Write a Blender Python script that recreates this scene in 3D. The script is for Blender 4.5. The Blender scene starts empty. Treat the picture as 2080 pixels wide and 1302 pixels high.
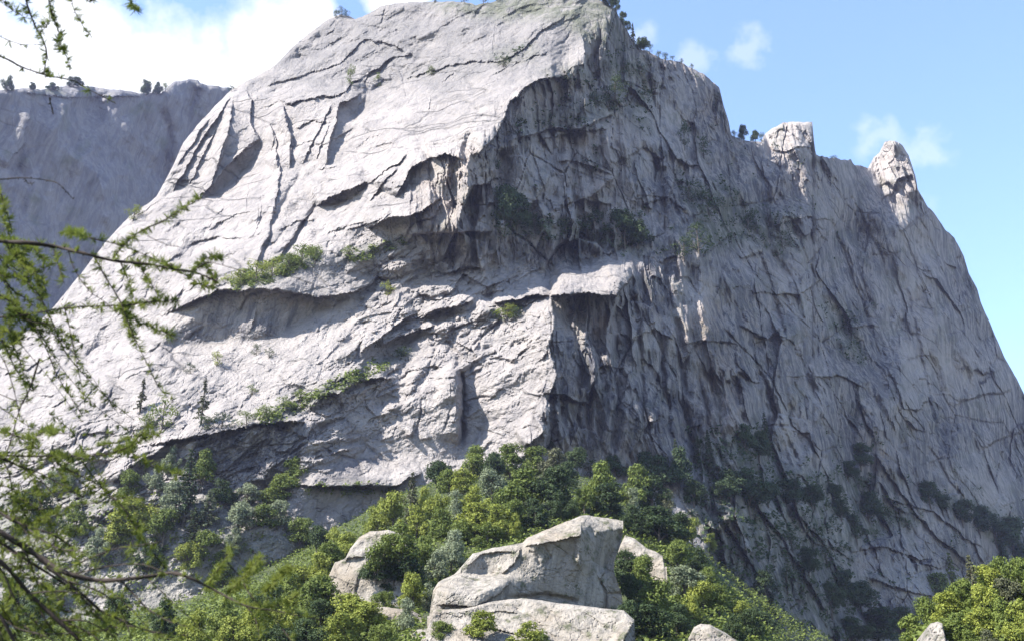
import bpy, math, random
import numpy as np
from mathutils import Vector

# ---------------------------------------------------------------- camera, sky, sun, exposure
C = bpy.context.scene
LENS, TW, TH = 38.6, 2080.0, 1302.0
FPX = TW * LENS / 36.0
PITCH = math.radians(22.0)
CAM = np.array([0.0, 0.0, 1.7])
CF = np.array([0.0, math.cos(PITCH), math.sin(PITCH)])
CU = np.array([0.0, -math.sin(PITCH), math.cos(PITCH)])
CR = np.array([1.0, 0.0, 0.0])

cd = bpy.data.cameras.new('camera'); co = bpy.data.objects.new('camera', cd)
C.collection.objects.link(co); C.camera = co
cd.lens = LENS; cd.sensor_width = 36.0; cd.clip_start = 0.05; cd.clip_end = 30000
co.location = CAM; co.rotation_euler = (math.pi / 2 + PITCH, 0, 0)
cd.dof.use_dof = True; cd.dof.focus_distance = 500.0; cd.dof.aperture_fstop = 8.0

SUN_AZ, SUN_EL = math.radians(-66.0), math.radians(47.0)   # az: 0 = behind the camera, minus = left
SUN = np.array([math.sin(SUN_AZ) * math.cos(SUN_EL), -math.cos(SUN_AZ) * math.cos(SUN_EL), math.sin(SUN_EL)])
sd = bpy.data.lights.new('sun', 'SUN'); so = bpy.data.objects.new('sun', sd)
C.collection.objects.link(so)
sd.energy = 4.7; sd.angle = math.radians(0.53); sd.color = (1.0, 0.975, 0.915)
so.rotation_euler = Vector(tuple(SUN)).to_track_quat('Z', 'Y').to_euler()
C.view_settings.view_transform = 'Standard'; C.view_settings.look = 'None'
C.view_settings.exposure = 1.80; C.view_settings.gamma = 1.0


def rays(px, py):
    px = np.asarray(px, float); py = np.asarray(py, float)
    return CF + np.multiply.outer((px - TW / 2) / FPX, CR) + np.multiply.outer((TH / 2 - py) / FPX, CU)


def at(px, py, d):
    return CAM + rays(px, py) * np.asarray(d, float)[..., None]


def make_world():
    w = bpy.data.worlds.new('World'); C.world = w; w.use_nodes = True
    nt = w.node_tree; N = nt.nodes; L = nt.links; N.clear()
    out = N.new('ShaderNodeOutputWorld'); bg = N.new('ShaderNodeBackground')
    sky = N.new('ShaderNodeTexSky'); sky.sky_type = 'NISHITA'; sky.sun_disc = False
    sky.sun_elevation = SUN_EL
    sky.sun_rotation = math.atan2(SUN[0], SUN[1])
    sky.altitude = 1100; sky.air_density = 1.0; sky.dust_density = 0.4; sky.ozone_density = 2.2
    bg.inputs['Strength'].default_value = 0.13
    tc = N.new('ShaderNodeTexCoord')
    nz = N.new('ShaderNodeTexNoise'); nz.inputs['Scale'].default_value = 16; nz.inputs['Detail'].default_value = 7
    nz.inputs['Roughness'].default_value = 0.6
    L.new(tc.outputs['Generated'], nz.inputs['Vector'])
    nz2 = N.new('ShaderNodeTexNoise'); nz2.inputs['Scale'].default_value = 55; nz2.inputs['Detail'].default_value = 6
    L.new(tc.outputs['Generated'], nz2.inputs['Vector'])

    def math_(op, a, b=None, clamp=False):
        m = N.new('ShaderNodeMath'); m.operation = op; m.use_clamp = clamp
        for k, v in enumerate((a, b)):
            if v is None: continue
            if isinstance(v, (int, float)): m.inputs[k].default_value = v
            else: L.new(v, m.inputs[k])
        return m.outputs[0]

    def blob(px, py, r, stretch_x=1.0):
        d = rays(px, py); d = d / np.linalg.norm(d)
        s = N.new('ShaderNodeVectorMath'); s.operation = 'SUBTRACT'
        L.new(tc.outputs['Generated'], s.inputs[0]); s.inputs[1].default_value = tuple(d)
        m = N.new('ShaderNodeVectorMath'); m.operation = 'MULTIPLY'
        L.new(s.outputs[0], m.inputs[0]); m.inputs[1].default_value = (1 / stretch_x, 1, 1)
        ln = N.new('ShaderNodeVectorMath'); ln.operation = 'LENGTH'; L.new(m.outputs[0], ln.inputs[0])
        q = math_('DIVIDE', ln.outputs['Value'], r / FPX)
        return math_('SUBTRACT', 1.0, q, True)

    def fold(lst):
        acc = lst[0]
        for b in lst[1:]: acc = math_('MAXIMUM', acc, b)
        return acc
    big = fold([blob(100, 200, 300, 1.2), blob(330, 210, 250, 1.3), blob(560, 140, 190, .9), blob(640, 30, 90, .8), blob(-150, 120, 300, 1.0), blob(150, 70, 190, 1.0), blob(815, 5, 70, 1.6)])
    t = math_('ADD', math_('MULTIPLY', big, 2.2), math_('MULTIPLY', math_('SUBTRACT', nz.outputs['Fac'], 0.5), 2.6))
    t = math_('MULTIPLY', math_('SUBTRACT', t, 0.5), 1.1, True)
    thin = fold([blob(1520, 95, 75, 1.0), blob(1410, 125, 60, 1.2), blob(1300, 72, 45, 1.2),
                 blob(1790, 278, 70, 1.2), blob(1880, 298, 70, 1.3), blob(1800, 420, 60, 2.5)])
    t2 = math_('ADD', math_('MULTIPLY', thin, 1.1), math_('MULTIPLY', math_('SUBTRACT', nz2.outputs['Fac'], 0.5), 3.4))
    t2 = math_('MULTIPLY', math_('SUBTRACT', math_('MULTIPLY', t2, math_('MULTIPLY', thin, 2.0, True)), 0.18), 1.1, True)
    t2 = math_('MULTIPLY', t2, 0.26)
    tot = math_('MAXIMUM', t, t2)
    mix = N.new('ShaderNodeMix'); mix.data_type = 'RGBA'
    L.new(tot, mix.inputs[0]); L.new(sky.outputs[0], mix.inputs[6]); mix.inputs[7].default_value = (3.0, 3.05, 3.15, 1)
    L.new(mix.outputs[2], bg.inputs['Color']); L.new(bg.outputs[0], out.inputs[0])


make_world()

# ---------------------------------------------------------------- numpy tools
def hash2(ix, iy, seed):
    h = (ix.astype(np.int64) * 374761393 + iy.astype(np.int64) * 668265263 + seed * 982451653) & 0xffffffff
    h = ((h ^ (h >> 13)) * 1274126177) & 0xffffffff
    h = ((h ^ (h >> 16)) * 2246822519) & 0xffffffff
    return (h ^ (h >> 15)) & 0xffffffff


def perlin(x, y, seed=0):
    ix = np.floor(x); iy = np.floor(y); fx = x - ix; fy = y - iy
    u = fx * fx * fx * (fx * (fx * 6 - 15) + 10); v = fy * fy * fy * (fy * (fy * 6 - 15) + 10)
    def g(dx, dy):
        a = hash2(ix + dx, iy + dy, seed) * (2 * math.pi / 4294967296.0)
        return np.cos(a) * (fx - dx) + np.sin(a) * (fy - dy)
    a = g(0, 0) * (1 - u) + g(1, 0) * u; b = g(0, 1) * (1 - u) + g(1, 1) * u
    return (a * (1 - v) + b * v) * 1.5


def fbm(x, y, seed=0, octs=4, gain=.5, ridged=False):
    s = np.zeros_like(x); a = 1.0; f = 1.0
    for k in range(octs):
        n = perlin(x * f + 17.3 * k, y * f - 9.1 * k, seed + k * 7)
        s += a * (1 - 2 * np.abs(n) if ridged else n); a *= gain; f *= 2.03
    return s


def facets(x, y, seed=0, tilt=.6, off=1.0):
    """irregular cells, each with its own offset and slope: broken granite"""
    ix = np.floor(x); iy = np.floor(y)
    best = np.full(x.shape, 9.0); sec = np.full(x.shape, 9.0); val = np.zeros(x.shape)
    for dx in (-1, 0, 1):
        for dy in (-1, 0, 1):
            cx = ix + dx; cy = iy + dy
            jx = hash2(cx, cy, seed) / 4294967296.0; jy = hash2(cx, cy, seed + 1) / 4294967296.0
            rx = x - cx - jx; ry = y - cy - jy
            d = np.abs(rx) * .6 + np.abs(ry) * .6 + np.sqrt(rx * rx + ry * ry) * .5
            o = hash2(cx, cy, seed + 2) / 4294967296.0 - .5
            ga = hash2(cx, cy, seed + 3) / 4294967296.0 - .5; gb = hash2(cx, cy, seed + 4) / 4294967296.0 - .5
            v = o * off + tilt * 2 * (ga * rx + gb * ry)
            nb = d < best
            sec = np.where(nb, best, np.minimum(sec, d)); val = np.where(nb, v, val); best = np.where(nb, d, best)
    return val, sec - best


def cells(x, y, seed):
    """straight-edged cells: two random numbers per cell, and the distance to the joint between cells"""
    ix = np.floor(x); iy = np.floor(y)
    best = np.full(x.shape, 9.0); sec = np.full(x.shape, 9.0); A = np.zeros(x.shape); B = np.zeros(x.shape)
    for dx in (-1, 0, 1):
        for dy in (-1, 0, 1):
            cx = ix + dx; cy = iy + dy
            rx = x - cx - hash2(cx, cy, seed) / 4294967296.0; ry = y - cy - hash2(cx, cy, seed + 1) / 4294967296.0
            d = np.sqrt(rx * rx + ry * ry); nb = d < best
            sec = np.where(nb, best, np.minimum(sec, d)); best = np.where(nb, d, best)
            A = np.where(nb, hash2(cx, cy, seed + 2) / 2147483648.0 - 1, A); B = np.where(nb, hash2(cx, cy, seed + 3) / 2147483648.0 - 1, B)
    return A, B, sec - best


def sstep(a, b, x):
    t = np.clip((x - a) / (b - a), 0, 1); return t * t * (3 - 2 * t)


def blur(a, r):
    if r < 1: return a
    r = int(r)
    for _ in range(2):
        for ax in (0, 1):
            p = np.pad(a, [(r + 1, r) if k == ax else (0, 0) for k in (0, 1)], mode='edge')
            c = np.cumsum(p, axis=ax)
            n = a.shape[ax]
            if ax == 0: a = (c[2 * r + 1:2 * r + 1 + n] - c[:n]) / (2 * r + 1)
            else: a = (c[:, 2 * r + 1:2 * r + 1 + n] - c[:, :n]) / (2 * r + 1)
    return a


class Relief:
    """a rock face solved from the directions its faces look in: slopes are integrated into real distances"""
    S = 2.0; crisp = 4e-4; passes = 3

    def __init__(self, x0, x1, y0, y1, seed):
        self.x0, self.y0 = x0, y0
        self.xs = np.arange(x0, x1 + .1, self.S); self.ys = np.arange(y0, y1 + .1, self.S)
        self.X, self.Y = np.meshgrid(self.xs, self.ys)
        sh = self.X.shape
        self.az = np.zeros(sh); self.el = np.zeros(sh); self.disp = np.zeros(sh); self.daz = np.zeros(sh); self.del_ = np.zeros(sh)
        self.seed = seed
        # wandering outlines: polygons are tested in a slightly warped space
        self.WX = self.X + 5 * fbm(self.X / 38, self.Y / 38, seed + 50, 3) * .7 + 1.3 * fbm(self.X / 9, self.Y / 9, seed + 52, 2)
        self.WY = self.Y + 5 * fbm(self.X / 38, self.Y / 38, seed + 60, 3) * .7 + 1.3 * fbm(self.X / 9, self.Y / 9, seed + 62, 2)

    def poly(self, pts, soft=0):
        px = np.array([p[0] for p in pts], float); py = np.array([p[1] for p in pts], float)
        m = np.zeros(self.X.shape, bool)
        a = (self.xs >= px.min() - 16) & (self.xs <= px.max() + 16); b = (self.ys >= py.min() - 16) & (self.ys <= py.max() + 16)
        ia = np.where(a)[0]; ib = np.where(b)[0]
        if len(ia) == 0 or len(ib) == 0: return m.astype(float)
        sl = (slice(ib[0], ib[-1] + 1), slice(ia[0], ia[-1] + 1))
        X = self.WX[sl]; Y = self.WY[sl]; c = np.zeros(X.shape, bool); j = len(px) - 1
        for i in range(len(px)):
            if py[i] != py[j]:
                c ^= ((py[i] > Y) != (py[j] > Y)) & (X < (px[j] - px[i]) * (Y - py[i]) / (py[j] - py[i]) + px[i])
            j = i
        m[sl] = c; m = m.astype(float)
        return blur(m, soft / self.S) if soft >= self.S else m

    def face(self, pts, az, el, soft=0, amount=1.0):
        m = self.poly(pts, soft) * amount
        self.az += (az - self.az) * m; self.el += (el - self.el) * m

    def line(self, pts, reach):
        """unsigned distance, side (+1 = left of travel as seen), run 0..1 along the line; limited to a box"""
        p = np.array(pts, float)
        a = (self.xs >= p[:, 0].min() - reach) & (self.xs <= p[:, 0].max() + reach)
        b = (self.ys >= p[:, 1].min() - reach) & (self.ys <= p[:, 1].max() + reach)
        ia = np.where(a)[0]; ib = np.where(b)[0]
        if len(ia) == 0 or len(ib) == 0: return None
        sl = (slice(ib[0], ib[-1] + 1), slice(ia[0], ia[-1] + 1))
        X = self.WX[sl]; Y = self.WY[sl]
        seg = np.hypot(*(p[1:] - p[:-1]).T); tot = seg.sum(); acc = 0
        D = np.full(X.shape, 1e9); Sd = np.zeros(X.shape); T = np.zeros(X.shape)
        for k in range(len(p) - 1):
            d = p[k + 1] - p[k]; rx = X - p[k, 0]; ry = Y - p[k, 1]
            t = np.clip((rx * d[0] + ry * d[1]) / (seg[k] ** 2), 0, 1)
            dd = np.hypot(rx - t * d[0], ry - t * d[1])
            n = dd < D
            cr = -(d[0] * ry - d[1] * rx)
            D = np.where(n, dd, D); Sd = np.where(n, np.sign(cr), Sd); T = np.where(n, (acc + t * seg[k]) / tot, T)
            acc += seg[k]
        return sl, D, Sd, T

    def step(self, pts, h, w, low=0.0, lw=14, ends=.12):
        """rock on the left of the line stands h metres proud and dies away over w pixels"""
        r = self.line(pts, max(w, lw * 3) + 12)
        if r is None: return
        sl, D, Sd, T = r
        tp = np.clip(np.minimum(T, 1 - T) / max(ends, 1e-3), 0, 1)
        tp = np.where((T <= 0) | (T >= 1), 0, tp)
        up = np.clip(1 - D / w, 0, 1); up = up * up * (3 - 2 * up)
        self.disp[sl] += np.where(Sd > 0, h * up, -low * np.exp(-D / lw)) * tp

    def groove(self, pts, h, w, ends=.1):
        r = self.line(pts, w * 3 + 10)
        if r is None: return
        sl, D, Sd, T = r
        tp = np.clip(np.minimum(T, 1 - T) / max(ends, 1e-3), 0, 1)
        self.disp[sl] -= h * np.exp(-(D / w) ** 2) * tp

    def solve(self, sky_y, anchor, round_px=14, round_m=10):
        # above the skyline keep the slope of the skyline itself
        self.sky_y = sky_y
        si = np.clip(((sky_y + 6 - self.y0) / self.S).astype(int), 0, len(self.ys) - 1)
        rows = np.arange(len(self.ys))[:, None]; up = rows < si[None, :]
        ca = np.arange(len(self.xs))
        self.az = np.where(up, self.az[si, ca][None, :], self.az); self.el = np.where(up, self.el[si, ca][None, :], self.el)
        a = np.radians(self.az + self.daz); e = np.radians(np.clip(self.el + self.del_, -60, 75))
        n = np.stack([np.sin(a) * np.cos(e), -np.cos(a) * np.cos(e), np.sin(e)], -1)
        r = rays(self.X, self.Y)
        nr = (n * r).sum(-1); nr = np.minimum(nr, -0.22)
        gx = -(n @ CR) / FPX / nr * self.S
        gy = (n @ CU) / FPX / nr * self.S
        gx = np.clip(gx, -.05, .05); gy = np.clip(gy, -.05, .05)
        H, W = gx.shape
        dx = (gx[:, 1:] + gx[:, :-1]) / 2; dy = (gy[1:] + gy[:-1]) / 2
        ky = np.arange(2 * H)[:, None]; kx = np.arange(W + 1)[None, :]
        lam = 2 * np.cos(np.pi * ky / H) + 2 * np.cos(np.pi * kx / W) - 4; lam[0, 0] = -1
        def inv(q):                                                  # plain Laplacian, solved at once
            e = np.concatenate([q, q[:, ::-1]], 1); e = np.concatenate([e, e[::-1]], 0)
            F = np.fft.rfft2(e) / -lam; F[0, 0] = 0
            return np.fft.irfft2(F, e.shape)[:H, :W]
        def div(u, v):
            d = np.zeros((H, W)); d[:, :-1] -= u; d[:, 1:] += u; d[:-1] -= v; d[1:] += v; return d
        wx_ = np.ones_like(dx); wy_ = np.ones_like(dy)
        Lg = inv(div(dx, dy))
        s = self.crisp
        for outer in range(self.passes):                             # let the misfit gather in a few clean breaks instead of smearing
            rx = Lg[:, 1:] - Lg[:, :-1] - dx; ry = Lg[1:] - Lg[:-1] - dy
            wx_ = np.maximum(s / (s + np.abs(rx)), .06); wy_ = np.maximum(s / (s + np.abs(ry)), .06)
            A = lambda q: div(wx_ * (q[:, 1:] - q[:, :-1]), wy_ * (q[1:] - q[:-1]))
            r = div(wx_ * dx, wy_ * dy) - A(Lg); zt = inv(r); p = zt; rz = (r * zt).sum()
            for it in range(9):
                Ap = A(p); al = rz / max((p * Ap).sum(), 1e-30); Lg = Lg + al * p; r = r - al * Ap
                zt = inv(r); rn = (r * zt).sum(); p = zt + rn / rz * p; rz = rn
        j = int((anchor[0] - self.x0) / self.S); i = int((anchor[1] - self.y0) / self.S)
        Lg += math.log(anchor[2]) - Lg[i, j]
        self.D0 = np.exp(Lg)
        dist = np.maximum(self.Y - sky_y[None, :], 0)
        rnd = round_m * np.clip(1 - dist / round_px, 0, 1) ** 2
        self.D = self.D0 - self.disp + rnd
        return self

    def sample(self, A, px, py):
        fx = np.clip((np.asarray(px, float) - self.x0) / self.S, 0, A.shape[1] - 1.001)
        fy = np.clip((np.asarray(py, float) - self.y0) / self.S, 0, A.shape[0] - 1.001)
        i = fy.astype(int); j = fx.astype(int); v = fy - i; u = fx - j
        return (A[i, j] * (1 - u) + A[i, j + 1] * u) * (1 - v) + (A[i + 1, j] * (1 - u) + A[i + 1, j + 1] * u) * v

    def depth(self, px, py): return self.sample(self.D, px, py)

    def mesh(self, name, rows, ybot, mat, attrs=(), back=(2, 6, 16, 40, 90, 180), fall=.9, lean=None):
        cols = len(self.xs); t = np.linspace(0, 1, rows)[:, None]
        PY = self.sky_y[None, :] * (1 - t) + ybot * t; PX = np.repeat(self.xs[None, :], rows, 0)
        P = at(PX + (lean(PX, PY) if lean else 0), PY, self.sample(self.D, PX, PY))
        top = P[0]; ba = []
        for s in back[::-1]:
            q = top.copy(); q[:, 1] += s; q[:, 2] -= s * fall * .5 + s * s * .002; ba.append(q)
        foot = P[-1].copy(); foot[:, 2] = -8.0; foot[:, 1] -= 4
        V = np.concatenate([np.stack(ba), P, foot[None]], 0)
        R = V.shape[0]
        idx = np.arange(R * cols).reshape(R, cols)
        q = np.stack([idx[:-1, :-1], idx[1:, :-1], idx[1:, 1:], idx[:-1, 1:]], -1)
        extra = []
        if lean:                                                     # an upright side: close it with a wall running back, not with a curtain
            for c in np.where(self.sky_y[1:] - self.sky_y[:-1] > 60)[0]:
                q[:, c] = q[:, c - 1]; n0 = R * cols + len(extra) * R
                for k in (2.5, 8.0): extra.append(V[:, c] + np.array([-.06 * k, k, -.05 * k]))
                a_ = np.stack([idx[:, c], n0 + np.arange(R), n0 + R + np.arange(R)])
                w_ = np.concatenate([np.stack([a_[i, :-1], a_[i, 1:], a_[i + 1, 1:], a_[i + 1, :-1]], -1) for i in (0, 1)])
                q = np.concatenate([np.delete(q, c, 1).reshape(-1, 4), w_]); break
        q = q.reshape(-1, 4); NV = (R + 0) * cols + sum(len(e) for e in extra)
        V = np.concatenate([V.reshape(-1, 3)] + extra)
        me = bpy.data.meshes.new(name)
        me.vertices.add(NV); me.vertices.foreach_set('co', V.reshape(-1).astype(np.float32))
        me.loops.add(q.size); me.loops.foreach_set('vertex_index', q.reshape(-1).astype(np.int32))
        me.polygons.add(len(q)); me.polygons.foreach_set('loop_start', np.arange(0, q.size, 4, dtype=np.int32))
        me.polygons.foreach_set('use_smooth', np.zeros(len(q), bool))
        for nm, A in attrs:
            v = self.sample(A, PX, PY)
            full = np.concatenate([np.repeat(v[:1], len(back), 0), v, v[-1:]], 0)
            at_ = me.attributes.new(nm, 'FLOAT', 'POINT'); at_.data.foreach_set('value', full.reshape(-1).astype(np.float32))
        me.update(calc_edges=True)
        me.materials.append(mat)
        o = bpy.data.objects.new(name, me); C.collection.objects.link(o)
        return o


def skyline(pts, xs, jag=2.0, seed=3, rough=()):
    p = np.array(pts, float)
    y = np.interp(xs, p[:, 0], p[:, 1])
    z = np.zeros_like(xs) + .37
    j = np.full(xs.shape, jag)
    for a, c, k in rough: j = np.where((xs > a) & (xs < c), k, j)
    return y + blur(np.repeat(j[None], 3, 0), 3)[1] * fbm(xs / 26.0, z, seed, 4, .6)


# ---------------------------------------------------------------- materials
def mat_base(name):
    m = bpy.data.materials.new(name); m.use_nodes = True
    nt = m.node_tree; b = nt.nodes['Principled BSDF']; b.inputs['Roughness'].default_value = .9
    b.inputs['Specular IOR Level'].default_value = .2
    return m, nt, b


class NB:
    def __init__(self, nt): self.nt = nt; self.N = nt.nodes; self.L = nt.links
    def put(self, sock, v):
        if isinstance(v, (int, float)): sock.default_value = v
        elif isinstance(v, tuple): sock.default_value = v if len(v) == len(sock.default_value) else v + (1,)
        else: self.L.new(v, sock)
    def math(self, op, a, b=0.0, clamp=False):
        m = self.N.new('ShaderNodeMath'); m.operation = op; m.use_clamp = clamp
        self.put(m.inputs[0], a); self.put(m.inputs[1], b); return m.outputs[0]
    def mix(self, f, a, b):
        m = self.N.new('ShaderNodeMix'); m.data_type = 'RGBA'
        self.put(m.inputs[0], f); self.put(m.inputs[6], a); self.put(m.inputs[7], b); return m.outputs[2]
    def noise(self, vec, scale, detail=4, rough=.55):
        n = self.N.new('ShaderNodeTexNoise'); n.inputs['Scale'].default_value = scale
        n.inputs['Detail'].default_value = detail; n.inputs['Roughness'].default_value = rough
        if vec is not None: self.L.new(vec, n.inputs['Vector'])
        return n.outputs['Fac']
    def coord(self, scale=(1, 1, 1), lean=0.0):
        tc = self.N.new('ShaderNodeTexCoord'); out = tc.outputs['Object']
        for s, r in (((1, 1, 1), (0, lean, 0)), (scale, (0, 0, 0))):
            if s == (1, 1, 1) and r == (0, 0, 0): continue
            mp = self.N.new('ShaderNodeMapping'); mp.inputs['Scale'].default_value = s; mp.inputs['Rotation'].default_value = r
            self.L.new(out, mp.inputs['Vector']); out = mp.outputs[0]
        return out
    def cracks(self, vec, scale, warp, width):
        w = self.N.new('ShaderNodeTexNoise'); w.inputs['Scale'].default_value = scale * 1.7; w.inputs['Detail'].default_value = 4
        self.L.new(vec, w.inputs['Vector'])
        m = self.N.new('ShaderNodeVectorMath'); m.operation = 'MULTIPLY_ADD'; self.L.new(w.outputs['Color'], m.inputs[0])
        m.inputs[1].default_value = (warp, warp, warp); self.L.new(vec, m.inputs[2])
        v = self.N.new('ShaderNodeTexVoronoi'); v.feature = 'DISTANCE_TO_EDGE'; v.inputs['Scale'].default_value = scale
        self.L.new(m.outputs[0], v.inputs['Vector'])
        return self.ramp(v.outputs['Distance'], width, 0.0)
    def ramp(self, f, lo, hi):
        m = self.N.new('ShaderNodeMapRange'); self.put(m.inputs[0], f)
        m.inputs[1].default_value = lo; m.inputs[2].default_value = hi; return m.outputs[0]
    def attr(self, n):
        a = self.N.new('ShaderNodeAttribute'); a.attribute_name = n; return a.outputs['Fac']
    def bump(self, bsdf, h, strength, dist):
        b = self.N.new('ShaderNodeBump'); b.inputs['Strength'].default_value = strength; b.inputs['Distance'].default_value = dist
        self.L.new(h, b.inputs['Height']); self.L.new(b.outputs[0], bsdf.inputs['Normal'])


def rock_material(name, base=(.345, .306, .283), dark=(.215, .192, .186), attrs=True, scale=1.0, bump=1.0):
    m, nt, b = mat_base(name); n = NB(nt)
    co_ = n.coord()
    big = n.noise(co_, .018 * scale, 5, .6); mid = n.noise(co_, .11 * scale, 6, .65); fine = n.noise(co_, .7 * scale, 5, .7)
    st = n.noise(n.coord((1, 1, .07), -.2), .20 * scale, 6, .7)
    st2 = n.noise(n.coord((1, 1, .12), -.2), .55 * scale, 5, .7)
    st3 = n.noise(n.coord((1, 1, .10), -.28), .075 * scale, 5, .65)
    col = n.mix(n.ramp(big, .35, .68), base, tuple(c * .84 for c in base))
    col = n.mix(n.math('MULTIPLY', n.ramp(mid, .46, .68), .6), col, dark)
    col = n.mix(n.math('MULTIPLY', n.ramp(fine, .55, .75), .4), col, dark)
    h = n.math('ADD', n.math('MULTIPLY', mid, 1.0), n.math('MULTIPLY', fine, .45))
    # joints: long ones lying along the sheets, and short ones between them, present only in patches
    c1 = n.math('MULTIPLY', n.cracks(n.coord((.22, .5, 1.0), -.45), .05 * scale, 7 / scale, .04), n.ramp(big, .46, .58))
    c2 = n.math('MULTIPLY', n.cracks(n.coord((.4, .7, 1.0), -.35), .15 * scale, 3 / scale, .06), n.ramp(mid, .5, .66))
    ck = n.math('MAXIMUM', c1, n.math('MULTIPLY', c2, .6), True)
    col = n.mix(n.math('MULTIPLY', ck, .42), col, (.075, .066, .06))
    h = n.math('SUBTRACT', h, n.math('MULTIPLY', ck, .5))
    if attrs:
        col = n.mix(n.math('MULTIPLY', n.attr('weather_shade'), .85), col, n.mix(n.ramp(fine, .4, .65), (.20, .182, .172), (.125, .118, .115)))
        col = n.mix(n.math('MULTIPLY', n.attr('warm'), n.ramp(mid, .25, .6)), col, (.36, .255, .175))
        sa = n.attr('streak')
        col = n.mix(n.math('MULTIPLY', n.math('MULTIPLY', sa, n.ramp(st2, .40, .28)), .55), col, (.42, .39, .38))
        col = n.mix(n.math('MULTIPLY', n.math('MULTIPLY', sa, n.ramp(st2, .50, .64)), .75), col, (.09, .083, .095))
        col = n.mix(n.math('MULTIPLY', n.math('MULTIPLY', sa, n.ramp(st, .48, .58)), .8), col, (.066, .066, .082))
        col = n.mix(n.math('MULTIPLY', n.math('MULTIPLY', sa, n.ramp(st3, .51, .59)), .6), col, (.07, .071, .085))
        v = n.math('MULTIPLY', n.attr('moss'), n.ramp(mid, .35, .55))
        col = n.mix(v, col, n.mix(fine, (.03, .045, .018), (.085, .10, .035)))
        h = n.math('ADD', h, n.math('MULTIPLY', n.math('MULTIPLY', st2, sa), 1.1))
    else:
        col = n.mix(n.math('MULTIPLY', n.ramp(st, .46, .60), .65), col, (.10, .092, .082))
        col = n.mix(n.math('MULTIPLY', n.ramp(big, .46, .62), .5), col, (.20, .155, .105))
        col = n.mix(n.math('MULTIPLY', n.ramp(mid, .56, .66), .8), col, (.075, .08, .04))
    nt.links.new(col, b.inputs['Base Color'])
    n.bump(b, h, 1.0 * bump, 4.0 / scale)
    return m


def tag(o, label=None, cat=None, group=None, kind=None):
    for k, v in (('label', label), ('category', cat), ('group', group), ('kind', kind)):
        if v: o[k] = v
    return o

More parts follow.
